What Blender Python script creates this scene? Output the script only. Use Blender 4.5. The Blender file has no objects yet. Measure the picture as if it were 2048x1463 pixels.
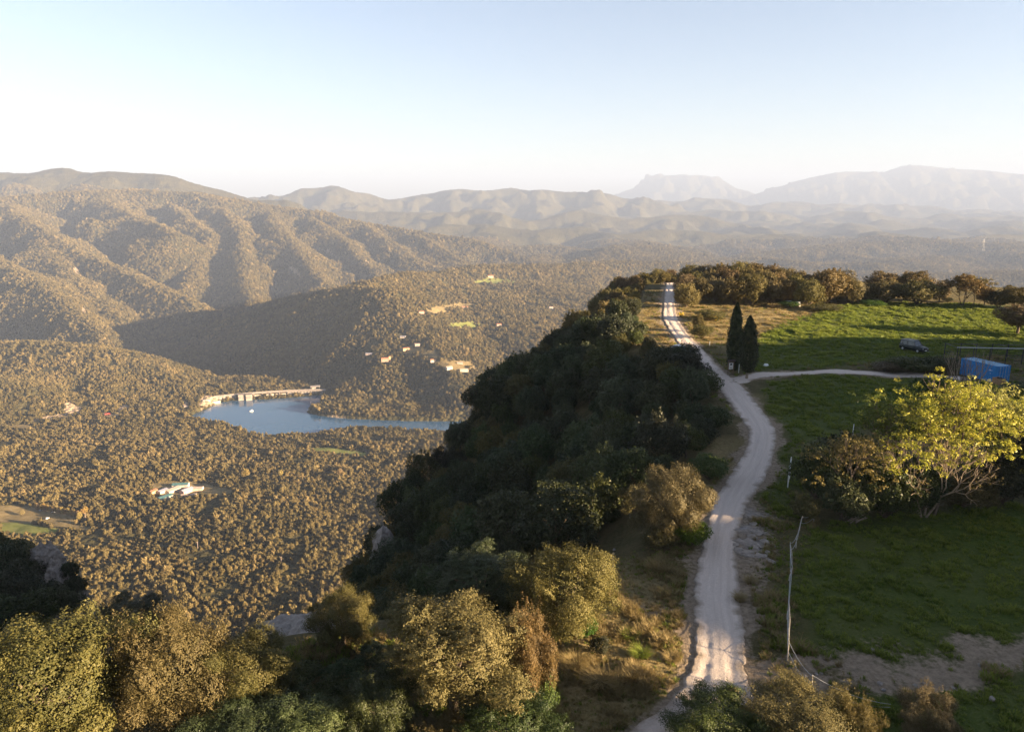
import bpy, math, random
import numpy as np
from mathutils import Vector, Matrix

SC = bpy.context.scene
COL = SC.collection
R = math.radians

# ------------------------------------------------------------------ camera, sky, sun, exposure
PITCH = math.atan(331 / 1450.0)          # horizon sits at row 400 of the 2048 x 1463 photograph
CZ = 26.0                                # the drone hovers 26 m above the plateau
cam = bpy.data.objects.new('camera', bpy.data.cameras.new('camera'))
COL.objects.link(cam)
cam.location = (0, 0, CZ)
cam.rotation_euler = (R(90) - PITCH, 0, 0)
cam.data.sensor_width = 36.0
cam.data.lens = 1450 / 2048 * 36.0
cam.data.clip_start = 0.5
cam.data.clip_end = 120000
SC.camera = cam

SUN_EL, SUN_AZ = R(11), math.atan2(.95, -.312)     # behind the camera, to the right
world = bpy.data.worlds.new('World')
SC.world = world
world.use_nodes = True
wn = world.node_tree
sky = wn.nodes.new('ShaderNodeTexSky')
sky.sky_type = 'NISHITA'
sky.sun_disc = False
sky.sun_elevation = SUN_EL
sky.sun_rotation = SUN_AZ
sky.altitude = 600
sky.air_density = 1.0
sky.dust_density = 0.6
sky.ozone_density = 2.0
sky_tint = wn.nodes.new('ShaderNodeMix')
sky_tint.data_type = 'RGBA'
sky_tint.blend_type = 'MULTIPLY'
sky_tint.inputs[0].default_value = 1.0
sky_tint.inputs[7].default_value = (.555, .525, .545, 1)
wn.links.new(sky.outputs[0], sky_tint.inputs[6])
pale = wn.nodes.new('ShaderNodeHueSaturation')
pale.inputs['Saturation'].default_value = .80
wn.links.new(sky_tint.outputs[2], pale.inputs['Color'])
wn.links.new(pale.outputs[0], wn.nodes['Background'].inputs[0])
wn.nodes['Background'].inputs[1].default_value = 0.05

sl = bpy.data.lights.new('sun', 'SUN')
sl.energy = 5.0
sl.angle = R(.5)
sl.color = (1.0, .75, .47)
sun = bpy.data.objects.new('sun', sl)
COL.objects.link(sun)
tosun = Vector((math.sin(SUN_AZ) * math.cos(SUN_EL), math.cos(SUN_AZ) * math.cos(SUN_EL), math.sin(SUN_EL)))
sun.rotation_euler = tosun.to_track_quat('Z', 'Y').to_euler()
sun.location = (200, -100, 200)

SC.view_settings.view_transform = 'Standard'
SC.view_settings.look = 'None'
SC.view_settings.gamma = 1.0
SC.view_settings.exposure = 3.25
SC.cycles.max_bounces = 6
SC.cycles.diffuse_bounces = 2
SC.cycles.glossy_bounces = 2
SC.cycles.transmission_bounces = 2
SC.cycles.transparent_max_bounces = 8
SC.cycles.volume_bounces = 0

# ------------------------------------------------------------------ measuring helpers (pixels of the photograph -> metres)
cp, sp = math.cos(PITCH), math.sin(PITCH)


def ray(u, v):
    xc = (np.asarray(u, float) - 1024) / 1450
    yc = -(np.asarray(v, float) - 731.5) / 1450
    return xc, cp + yc * sp, -sp + yc * cp


def P(u, v, Y):
    """point at distance Y ahead of the camera seen at pixel (u, v)"""
    x, y, z = ray(u, v)
    k = Y / y
    return np.array([x * k, Y + 0 * x, CZ + z * k]).T if np.ndim(x) else np.array([float(x * k), float(Y), float(CZ + z * k)])


def G(u, v, z=0.0):
    """point at height z seen at pixel (u, v)"""
    x, y, w = ray(u, v)
    k = (z - CZ) / w
    return np.array([x * k, y * k]).T


def pix(x, y, z):
    d = y * cp - (z - CZ) * sp
    h = y * sp + (z - CZ) * cp
    return 1024 + 1450 * x / d, 731.5 - 1450 * h / d, d


def inpoly(x, y, poly):
    poly = np.asarray(poly, float)
    ins = np.zeros(np.shape(x), bool)
    n = len(poly)
    for i in range(n):
        x1, y1 = poly[i]
        x2, y2 = poly[(i + 1) % n]
        if y1 == y2:
            continue
        c = ((y1 > y) != (y2 > y)) & (x < (x2 - x1) * (y - y1) / (y2 - y1) + x1)
        ins ^= c
    return ins


def dpoly(x, y, pts, closed=False, vals=None):
    """distance to a polyline (and values carried along it at the nearest point)"""
    pts = np.asarray(pts, float)
    best = np.full(np.shape(x), 1e18)
    bv = np.zeros(np.shape(x))
    n = len(pts)
    for i in range(n if closed else n - 1):
        a, b = pts[i], pts[(i + 1) % n]
        ab = b[:2] - a[:2]
        L = max(ab @ ab, 1e-9)
        t = np.clip(((x - a[0]) * ab[0] + (y - a[1]) * ab[1]) / L, 0, 1)
        d = (x - a[0] - t * ab[0]) ** 2 + (y - a[1] - t * ab[1]) ** 2
        m = d < best
        best = np.where(m, d, best)
        if vals is not None:
            bv = np.where(m, vals[i] + t * (vals[(i + 1) % n] - vals[i]), bv)
    return (np.sqrt(best), bv) if vals is not None else np.sqrt(best)


_rs = np.random.RandomState(7)
_perm = np.concatenate([_rs.permutation(512)] * 3)
_ga = _rs.rand(512) * 2 * math.pi
_gx, _gy = np.cos(_ga), np.sin(_ga)


def noise(x, y, s=0):
    x = np.asarray(x, float) + s * 17.31
    y = np.asarray(y, float) - s * 9.77
    xi, yi = np.floor(x).astype(int), np.floor(y).astype(int)
    xf, yf = x - xi, y - yi
    u, v = xf * xf * xf * (xf * (xf * 6 - 15) + 10), yf * yf * yf * (yf * (yf * 6 - 15) + 10)

    def g(ix, iy, fx, fy):
        h = _perm[_perm[ix & 511] + (iy & 511)]
        return _gx[h] * fx + _gy[h] * fy
    a = g(xi, yi, xf, yf) * (1 - u) + g(xi + 1, yi, xf - 1, yf) * u
    b = g(xi, yi + 1, xf, yf - 1) * (1 - u) + g(xi + 1, yi + 1, xf - 1, yf - 1) * u
    return (a * (1 - v) + b * v) * 1.5


def fbm(x, y, s=0, o=4, g=.5):
    t, a = 0, 1.0
    for i in range(o):
        t = t + a * noise(x, y, s + i * 3)
        x, y, a = np.asarray(x) * 2.03, np.asarray(y) * 2.03, a * g
    return t


def ridged(x, y, s=0, o=4):
    t, a, n = 0, 1.0, 0
    for i in range(o):
        t = t + a * (1 - 2 * np.abs(noise(x, y, s + i * 5)))
        n += a
        x, y, a = np.asarray(x) * 2.1, np.asarray(y) * 2.1, a * .48
    return t / n


def sstep(a, b, x):
    t = np.clip((np.asarray(x, float) - a) / (b - a), 0, 1)
    return t * t * (3 - 2 * t)


# ------------------------------------------------------------------ object helpers
def tag(o, label=None, cat=None, group=None, kind=None):
    if label:
        o['label'] = label
    if cat:
        o['category'] = cat
    if group:
        o['group'] = group
    if kind:
        o['kind'] = kind
    return o


def empty(name, loc, rz=0.0, **k):
    o = bpy.data.objects.new(name, None)
    COL.objects.link(o)
    o.location = loc
    o.rotation_euler = (0, 0, rz)
    o.empty_display_size = .5
    return tag(o, **k)


def link(name, me, mat=None, parent=None, smooth=False):
    o = bpy.data.objects.new(name, me)
    COL.objects.link(o)
    if mat is not None and not me.materials:
        for m in (mat if isinstance(mat, (list, tuple)) else [mat]):
            me.materials.append(m)
    if parent is not None:
        o.parent = parent
    if smooth:
        me.polygons.foreach_set('use_smooth', np.ones(len(me.polygons), bool))
    return o


def quadmesh(name, V, Q, attrs=None, smooth=False):
    """mesh from vertex array and an array of quads / triangles (all the same size)"""
    me = bpy.data.meshes.new(name)
    V = np.asarray(V, np.float32)
    Q = np.asarray(Q, np.int32)
    me.vertices.add(len(V))
    me.vertices.foreach_set('co', V.ravel())
    me.loops.add(Q.size)
    me.loops.foreach_set('vertex_index', Q.ravel())
    me.polygons.add(len(Q))
    me.polygons.foreach_set('loop_start', np.arange(0, Q.size, Q.shape[1], dtype=np.int32))
    if smooth:
        me.polygons.foreach_set('use_smooth', np.ones(len(Q), bool))
    me.update(calc_edges=True)
    for k, (typ, dom, a) in (attrs or {}).items():
        at = me.attributes.new(k, typ, dom)
        key = {'FLOAT': 'value', 'FLOAT_COLOR': 'color', 'FLOAT_VECTOR': 'vector', 'INT': 'value'}[typ]
        at.data.foreach_set(key, np.asarray(a, np.float32 if typ != 'INT' else np.int32).ravel())
    return me


def grid_faces(nx, ny):
    i = np.arange(nx * ny).reshape(ny, nx)
    return np.stack([i[:-1, :-1], i[:-1, 1:], i[1:, 1:], i[1:, :-1]], -1).reshape(-1, 4)


class MB:
    """collects shapes, then links them as one mesh object"""
    def __init__(s):
        s.v, s.f = [], []

    def add(s, V, F):
        n = len(s.v)
        s.v += [tuple(map(float, p)) for p in V]
        s.f += [tuple(i + n for i in f) for f in F]
        return s

    def box(s, c, d, rz=0.0, bev=0.0, taper=1.0):
        x, y, z = d[0] / 2, d[1] / 2, d[2] / 2
        ca, sa = math.cos(rz), math.sin(rz)
        if bev > 0:
            b = min(bev, x * .9, y * .9)
            ring = [(-x + b, -y), (x - b, -y), (x, -y + b), (x, y - b), (x - b, y), (-x + b, y), (-x, y - b), (-x, -y + b)]
        else:
            ring = [(-x, -y), (x, -y), (x, y), (-x, y)]
        n = len(ring)
        V = []
        for zz, k in ((-z, 1), (z, taper)):
            for (px, py) in ring:
                px, py = px * k, py * k
                V.append((c[0] + px * ca - py * sa, c[1] + px * sa + py * ca, c[2] + zz))
        F = [tuple(range(n))[::-1], tuple(range(n, 2 * n))] + [(i, (i + 1) % n, n + (i + 1) % n, n + i) for i in range(n)]
        return s.add(V, F)

    def tube(s, pts, rad, n=6, cap=True):
        pts = [Vector(p) for p in pts]
        rads = rad if isinstance(rad, (list, tuple)) else [rad] * len(pts)
        V, F = [], []
        up = Vector((0, 0, 1))
        for i, p in enumerate(pts):
            t = (pts[min(i + 1, len(pts) - 1)] - pts[max(i - 1, 0)])
            t = t.normalized() if t.length > 1e-9 else up
            a = t.orthogonal().normalized() if i == 0 else (a - t * a.dot(t)).normalized()
            b = t.cross(a)
            for k in range(n):
                w = 2 * math.pi * k / n
                V.append(p + (a * math.cos(w) + b * math.sin(w)) * rads[i])
        for i in range(len(pts) - 1):
            for k in range(n):
                F.append((i * n + k, i * n + (k + 1) % n, (i + 1) * n + (k + 1) % n, (i + 1) * n + k))
        if cap:
            F += [tuple(range(n))[::-1], tuple(range((len(pts) - 1) * n, len(pts) * n))]
        return s.add(V, F)

    def prism(s, poly, axis, a, b):
        """extrude a 2D outline along axis 'x' / 'y' / 'z' from a to b"""
        n = len(poly)
        f = {'x': lambda p, k: (k, p[0], p[1]), 'y': lambda p, k: (p[0], k, p[1]), 'z': lambda p, k: (p[0], p[1], k)}[axis]
        V = [f(p, a) for p in poly] + [f(p, b) for p in poly]
        F = [tuple(range(n))[::-1], tuple(range(n, 2 * n))] + [(i, (i + 1) % n, n + (i + 1) % n, n + i) for i in range(n)]
        return s.add(V, F)

    def mesh(s, name):
        me = bpy.data.meshes.new(name)
        me.from_pydata(s.v, [], s.f)
        import bmesh
        bm = bmesh.new()
        bm.from_mesh(me)
        bmesh.ops.recalc_face_normals(bm, faces=bm.faces)
        bm.to_mesh(me)
        bm.free()
        return me

    def build(s, name, mat, parent=None, smooth=False, loc=None, rz=0.0):
        o = link(name, s.mesh(name), mat, parent, smooth)
        if loc is not None:
            o.location = loc
            o.rotation_euler = (0, 0, rz)
        return o


# ------------------------------------------------------------------ material helpers
class NT:
    def __init__(s, name):
        s.m = bpy.data.materials.new(name)
        s.m.use_nodes = True
        s.t = s.m.node_tree
        s.t.nodes.clear()
        s.out = s.t.nodes.new('ShaderNodeOutputMaterial')

    def n(s, typ, **k):
        x = s.t.nodes.new('ShaderNode' + typ)
        for a, b in k.items():
            setattr(x, a, b)
        return x

    def l(s, a, b):
        s.t.links.new(a, b)

    def val(s, sock, v):
        if hasattr(v, 'node'):
            s.l(v, sock)
        elif isinstance(v, (tuple, list)) and len(v) == 3 and len(sock.default_value) == 4:
            sock.default_value = (*v, 1)
        else:
            sock.default_value = v

    def math(s, op, a, b=0.0, clamp=False):
        x = s.n('Math', operation=op, use_clamp=clamp)
        s.val(x.inputs[0], a)
        s.val(x.inputs[1], b)
        return x.outputs[0]

    def mix(s, f, a, b, mode='MIX'):
        x = s.n('Mix', data_type='RGBA', blend_type=mode)
        s.val(x.inputs[0], f)
        s.val(x.inputs[6], a)
        s.val(x.inputs[7], b)
        return x.outputs[2]

    def attr(s, name):
        return s.n('Attribute', attribute_name=name)

    def pos(s):
        return s.n('NewGeometry').outputs['Position']

    def obj(s):
        return s.n('TexCoord').outputs['Object']

    def noise(s, scale, vec=None, detail=4, rough=.6, lo=None, hi=None):
        x = s.n('TexNoise')
        s.l(vec if vec is not None else s.pos(), x.inputs['Vector'])
        x.inputs['Scale'].default_value = scale
        x.inputs['Detail'].default_value = detail
        x.inputs['Roughness'].default_value = rough
        o = x.outputs[0]
        if lo is not None:
            o = s.rng(o, lo, hi)
        return o

    def rng(s, v, lo, hi, a=0.0, b=1.0):
        x = s.n('MapRange')
        s.val(x.inputs[0], v)
        for i, q in enumerate((lo, hi, a, b)):
            x.inputs[i + 1].default_value = q
        return x.outputs[0]

    def bump(s, h, strength=.5, dist=.1):
        x = s.n('Bump')
        s.l(h, x.inputs['Height'])
        x.inputs['Strength'].default_value = strength
        x.inputs['Distance'].default_value = dist
        return x.outputs[0]

    def bsdf(s, color, rough=.8, spec=.3, metal=0.0, normal=None, surface=True):
        x = s.n('BsdfPrincipled')
        s.val(x.inputs['Base Color'], color)
        s.val(x.inputs['Roughness'], rough)
        s.val(x.inputs['Metallic'], metal)
        s.val(x.inputs['Specular IOR Level'], spec)
        if normal is not None:
            s.l(normal, x.inputs['Normal'])
        if surface:
            s.l(x.outputs[0], s.out.inputs[0])
        return x.outputs[0]


def plain(name, color, rough=.7, spec=.3, metal=0.0, var=.25, scale=3.0):
    """a worn surface: colour varied by two scales of noise"""
    t = NT(name)
    v = t.obj()
    n1 = t.noise(scale, v, 5, .65, .3, .7)
    n2 = t.noise(scale * 7, v, 3, .6, .35, .65)
    dark = tuple(c * (1 - var) for c in color)
    lite = tuple(min(1, c * (1 + var * .5)) for c in color)
    c = t.mix(n1, dark, lite)
    c = t.mix(t.math('MULTIPLY', n2, .35), c, dark)
    t.bsdf(c, rough, spec, metal)
    return t.m


def leafmat(name, c0, c1, c2, trans=.25, rough=.5, spec=.25, hue=.25):
    """foliage: leaves differ one from another (tint) and trees differ one from another (object random)"""
    t = NT(name)
    a = t.attr('tint').outputs['Fac']
    oi = t.n('ObjectInfo').outputs['Random']
    c = t.mix(t.rng(a, 0, .5), c0, c1)
    c = t.mix(t.rng(a, .5, 1.0), c, c2)
    h = t.n('HueSaturation')
    t.val(h.inputs['Hue'], t.rng(oi, 0, 1, .5 - .03 * hue / .25, .5 + .02 * hue / .25))
    t.val(h.inputs['Value'], t.rng(t.math('FRACT', t.math('MULTIPLY', oi, 7.31)), 0, 1, 1 - hue, 1 + hue))
    t.val(h.inputs['Saturation'], t.rng(t.math('FRACT', t.math('MULTIPLY', oi, 3.77)), 0, 1, 1 - .8 * hue, 1 + .4 * hue))
    t.l(c, h.inputs['Color'])
    b = t.bsdf(h.outputs[0], rough, spec, surface=False)
    tr = t.n('BsdfTranslucent')
    t.l(h.outputs[0], tr.inputs[0])
    mx = t.n('MixShader')
    mx.inputs[0].default_value = trans
    t.l(b, mx.inputs[1])
    t.l(tr.outputs[0], mx.inputs[2])
    t.l(mx.outputs[0], t.out.inputs[0])
    return t.m
# ------------------------------------------------------------------ valley, lake basin, hills and far mountains: one sheet out to the horizon
LAKE_Z = -490.0
LAKE = [(376, 838), (388, 828), (415, 816), (440, 803), (560, 797), (645, 790), (652, 798), (612, 824), (640, 831), (700, 837), (800, 841),
        (950, 842), (1150, 836), (1150, 875), (1000, 872), (900, 868), (800, 861), (700, 857), (620, 872), (530, 876), (480, 860), (430, 845)]
LAKE_XY = G([p[0] for p in LAKE], [p[1] for p in LAKE], LAKE_Z)

# ridge lines: (pixel column, pixel row, distance ahead) along the crest, flank steepness, rounding
RIDGES = [
    # hill left of the dam and its front shoulder
    ([(-300, 700, 2150), (-100, 692, 2150), (0, 690, 2150), (80, 690, 2120), (150, 693, 2100), (230, 708, 2050), (300, 738, 2000), (370, 769, 1930), (425, 800, 1850)], .42, 60),
    ([(-200, 735, 1800), (0, 760, 1780), (60, 775, 1760), (110, 800, 1740), (150, 828, 1710)], .45, 30),
    ([(230, 715, 2040), (215, 760, 1900), (200, 800, 1790)], .5, 30),
    ([(80, 700, 2100), (60, 740, 1950), (40, 770, 1830)], .5, 30),
    # wooded hill behind the dam: back crest, front crest, slopes down to the lake arm
    ([(170, 700, 3150), (220, 693, 3100), (330, 667, 3000), (400, 652, 2900), (480, 632, 2780), (560, 599, 2650), (640, 584, 2520), (730, 578, 2400), (770, 580, 2340)], .80, 25),
    ([(730, 566, 2500), (790, 550, 2700), (820, 546, 2800), (850, 549, 2950), (950, 534, 3300), (1100, 531, 3600), (1250, 524, 4000), (1400, 526, 4300)], .62, 40),
    ([(636, 806, 1860), (672, 782, 1890), (705, 762, 1920), (757, 728, 1960), (768, 680, 2060), (772, 640, 2170), (774, 600, 2270), (774, 582, 2310)], (.36, .74), 25),
    ([(776, 585, 2310), (800, 610, 2200), (850, 660, 2080), (880, 700, 1980), (910, 745, 1870), (930, 800, 1740)], (.74, .38), 60),
    ([(790, 575, 2450), (860, 580, 2600), (940, 572, 2800)], .6, 60),
    ([(950, 590, 2700), (1050, 660, 2250), (1150, 740, 1950)], (.28, .2), 150),
    ([(960, 560, 3200), (1080, 575, 3000), (1200, 610, 2700), (1320, 650, 2350)], .2, 150),
    # great massif on the left: crest, shoulder and spurs coming down to the valley
    ([(-500, 330, 8200), (-300, 335, 8000), (0, 343, 8000), (60, 349, 7900), (130, 339, 7800), (220, 344, 7600), (350, 356, 7500), (420, 373, 7500), (470, 385, 7500), (520, 395, 7500)], .40, 90),
    ([(-400, 380, 5400), (0, 397, 5500), (100, 387, 5600), (250, 380, 5800), (400, 388, 5800), (520, 408, 5800), (620, 424, 5700), (700, 441, 5600), (850, 467, 5400), (950, 481, 5300), (1010, 502, 5200), (1090, 530, 5000)], .85, 60),
    ([(20, 410, 5300), (60, 442, 4600), (150, 500, 4100), (250, 545, 3700), (330, 580, 3420), (390, 606, 3250)], .72, 28),
    ([(-150, 480, 4000), (0, 520, 3600), (70, 562, 3200), (150, 615, 2850), (205, 672, 2550)], .72, 28),
    ([(80, 480, 4300), (130, 545, 3700), (200, 600, 3250), (240, 640, 2950)], .72, 24),
    ([(340, 408, 5500), (425, 470, 4700), (400, 515, 4300), (375, 560, 3900), (362, 590, 3650)], .75, 16),
    ([(440, 415, 5500), (480, 455, 4800), (487, 520, 4200), (492, 570, 3750), (505, 610, 3400)], .72, 22),
    ([(540, 425, 5400), (575, 470, 4700), (620, 530, 4150), (650, 565, 3800)], .72, 24),
    ([(620, 435, 5400), (690, 480, 4800), (740, 535, 4350), (765, 560, 4100)], .72, 24),
    ([(730, 452, 5350), (790, 490, 4900), (850, 535, 4500)], .72, 24),
    ([(830, 470, 5300), (880, 495, 5000), (930, 528, 4700)], .72, 24),
    ([(200, 395, 5600), (260, 430, 5000), (330, 455, 4500), (350, 470, 4350)], .72, 28),
    # rolling ranges beyond, left to right
    ([(480, 400, 11000), (520, 390, 11500), (600, 379, 11500), (680, 386, 11500), (760, 396, 12000), (800, 393, 12500), (880, 385, 12500), (960, 379, 12500), (1060, 384, 12500), (1130, 380, 12500), (1200, 386, 12800), (1260, 400, 13000)], .36, 90),
    ([(1080, 400, 15500), (1230, 399, 15500), (1320, 402, 15500), (1400, 399, 15500), (1500, 408, 15500), (1600, 404, 15500), (1700, 412, 15500), (1780, 405, 15500), (1900, 418, 15500), (2048, 424, 15500), (2300, 420, 15500)], .3, 120),
    ([(540, 410, 9500), (640, 425, 9300), (760, 418, 9300), (860, 430, 9300), (960, 420, 9500), (1050, 438, 9400), (1160, 425, 9600), (1260, 440, 9500), (1380, 430, 9800), (1480, 445, 9600)], .40, 60),
    ([(1380, 430, 12500), (1500, 420, 12500), (1600, 432, 12500), (1720, 424, 12500), (1850, 440, 12500), (2000, 432, 12500), (2250, 440, 12500)], .34, 90),
    ([(860, 455, 7600), (960, 448, 7800), (1060, 462, 7600), (1160, 452, 7800), (1240, 468, 7600), (1330, 458, 7800), (1440, 470, 7600), (1540, 462, 7900)], .42, 50),
    ([(1450, 478, 7000), (1560, 468, 7200), (1650, 480, 7000), (1770, 466, 7200), (1900, 478, 7000), (2048, 470, 7200), (2250, 476, 7000)], .5, 45),
    ([(980, 500, 6000), (1080, 490, 6200), (1180, 498, 6100), (1290, 488, 6200), (1400, 500, 6000)], .52, 40),
    ([(1480, 512, 5600), (1580, 500, 5800), (1700, 488, 6000), (1830, 482, 6000), (1960, 488, 5900), (2150, 486, 5900)], .5, 45),
    ([(1180, 525, 4900), (1260, 522, 4900), (1330, 516, 5000), (1420, 524, 4900), (1520, 516, 5000), (1640, 530, 4700), (1760, 528, 4600)], .48, 40),
    ([(1500, 545, 4000), (1620, 552, 3850), (1720, 566, 3650), (1850, 556, 3700), (2000, 545, 3900), (2200, 545, 3900)], .42, 60),
    # the far mountains: a table-topped peak with a horn, and the long high massif
    ([(1190, 404, 25000), (1240, 386, 25000), (1290, 366, 25000), (1306, 350, 25000), (1313, 346, 25000), (1322, 351, 25000), (1360, 349, 25000), (1400, 350, 25000), (1422, 352, 25000), (1445, 362, 25000), (1470, 374, 25000), (1510, 389, 25000), (1545, 402, 25000)], .55, 40),
    ([(1480, 398, 22000), (1540, 378, 22000), (1600, 360, 22000), (1650, 349, 22000), (1690, 343, 22000), (1720, 343, 22000), (1755, 347, 22000), (1790, 336, 22000), (1822, 330, 22000), (1860, 332, 22000), (1900, 337, 22000), (1960, 340, 22000), (2048, 349, 22000), (2200, 352, 22000), (2400, 370, 22000)], .42, 120),
]


def zvalley(x, y):
    x, y = np.asarray(x, float), np.asarray(y, float)
    k = x / np.maximum(y, 1)
    base = np.interp(y, [300, 600, 700, 1100, 1400, 1560, 1900, 2500, 3500, 5000, 8000, 11000, 14000, 18000, 34000],
                     [-380, -405, -442, -454, -470, -482, -480, -455, -440, -440, -450, -430, -380, -330, -330])
    base = np.where(y > 1850, base - 120 * sstep(-.08, -.2, k) * (1 - sstep(3600, 5200, y)), base)
    roll = fbm(x / 260, y / 260, 1, 4) * np.interp(y, [600, 1300, 1560, 2200, 5000, 9000], [7, 9, 3, 12, 8, 0]) + fbm(x / 900, y / 900, 2, 3, .42) * np.interp(y, [2200, 5000, 9000, 16000, 30000], [0, 52, 75, 90, 60])
    roll = roll + ridged(x / 1500, y / 2200, 4, 3) * np.interp(y, [1500, 3000, 5000, 9000, 16000, 30000], [0, 8, 95, 140, 150, 60])
    z = base + roll
    wx = x + 140 * fbm(x / 500, y / 500, 21, 3) * np.clip(y / 4000, .3, 3)
    wy = y + 140 * fbm(x / 500, y / 500, 25, 3) * np.clip(y / 4000, .3, 3)
    for pts, slope, rnd in RIDGES:
        w = np.array([P(*p) for p in pts])
        lo, hi = w[:, 1].min(), w[:, 1].max()
        reach = 2600 if hi < 9000 else 6000
        m = (y > lo - reach) & (y < hi + reach)
        if not m.any():
            continue
        # warp fades at the crest so the skyline stays where it was measured
        d0 = dpoly(x[m], y[m], w)
        f = np.clip(d0 / 250, 0, 1)
        d, zr = dpoly(x[m] + (wx[m] - x[m]) * f, y[m] + (wy[m] - y[m]) * f, w, vals=w[:, 2])
        if 6000 < hi < 20000:
            zr = zr + 55 * fbm(x[m] / 900, y[m] / 900, 37, 2) * np.clip(hi / 9000, .7, 1.6)
        far = np.clip((lo + hi) / 2 / 5000, .6, 3)
        gul = ridged(x[m] / (300 * far), y[m] / (300 * far), 11, 4) if lo > 2480 else ridged(x[m] / 200, y[m] / 200, 11, 3)
        if isinstance(slope, tuple):      # one flank steeper than the other
            sg = np.zeros(len(d0))
            best = np.full(len(d0), 1e18)
            for i in range(len(w) - 1):
                a, ab = w[i, :2], w[i + 1, :2] - w[i, :2]
                tt = np.clip(((x[m] - a[0]) * ab[0] + (y[m] - a[1]) * ab[1]) / (ab @ ab), 0, 1)
                dd = (x[m] - a[0] - tt * ab[0]) ** 2 + (y[m] - a[1] - tt * ab[1]) ** 2
                sg = np.where(dd < best, ab[0] * (y[m] - a[1]) - ab[1] * (x[m] - a[0]), sg)
                best = np.minimum(best, dd)
            slope = np.where(sg < 0, slope[0], slope[1])
        fall = slope * (np.sqrt(d * d + rnd * rnd) - rnd)
        big_ = .35 if lo < 2480 or hi > 20000 else 1.0
        h = zr - fall * (1 + .22 * big_ * gul * np.clip(fall / 40, 0, 1)) + big_ * (gul - .1) * np.clip(fall * .50, 0, 80 * far)
        s = 9.0 if hi < 9000 else 25.0
        zz = z[m]
        hi_, lo_ = np.maximum(zz, h), np.minimum(zz, h)
        z[m] = hi_ + s * np.log1p(np.exp(-(hi_ - lo_) / s))
    # keep the lake basin open and its banks just above the water
    m = (y > 1300) & (y < 2100)
    if m.any():
        xm, ym = x[m], y[m]
        ins = inpoly(xm, ym, LAKE_XY)
        d = dpoly(xm, ym, LAKE_XY, closed=True)
        zz = z[m]
        out = np.maximum(zz, LAKE_Z + np.minimum(1.2 + d * .10, 8))
        out = np.minimum(out, LAKE_Z + 1.2 + d * .8)
        z[m] = np.where(ins, LAKE_Z - 1.0 - np.minimum(d * .3, 14), out)
    return z


# sheet laid out by bearing and distance, fine near the camera and coarse far away
KS = np.concatenate([np.linspace(-1.7, -.95, 40)[:-1], np.linspace(-.95, .86, 800), np.linspace(.86, 1.7, 50)[1:]])
YS = np.concatenate([np.geomspace(330, 2000, 330)[:-1], np.geomspace(2000, 34000, 520)])
KK, YY = np.meshgrid(KS, YS)
VX = KK * YY
VZ = zvalley(VX.ravel(), YY.ravel()).reshape(YY.shape)


def zgrid(x, y):
    """height of the valley sheet by interpolation"""
    x, y = np.asarray(x, float), np.asarray(y, float)
    k = np.clip(x / y, KS[0], KS[-1] - 1e-6)
    i = np.clip(np.searchsorted(KS, k) - 1, 0, len(KS) - 2)
    j = np.clip(np.searchsorted(YS, y) - 1, 0, len(YS) - 2)
    a = (k - KS[i]) / (KS[i + 1] - KS[i])
    b = np.clip((y - YS[j]) / (YS[j + 1] - YS[j]), 0, 1)
    return (VZ[j, i] * (1 - a) + VZ[j, i + 1] * a) * (1 - b) + (VZ[j + 1, i] * (1 - a) + VZ[j + 1, i + 1] * a) * b


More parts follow.
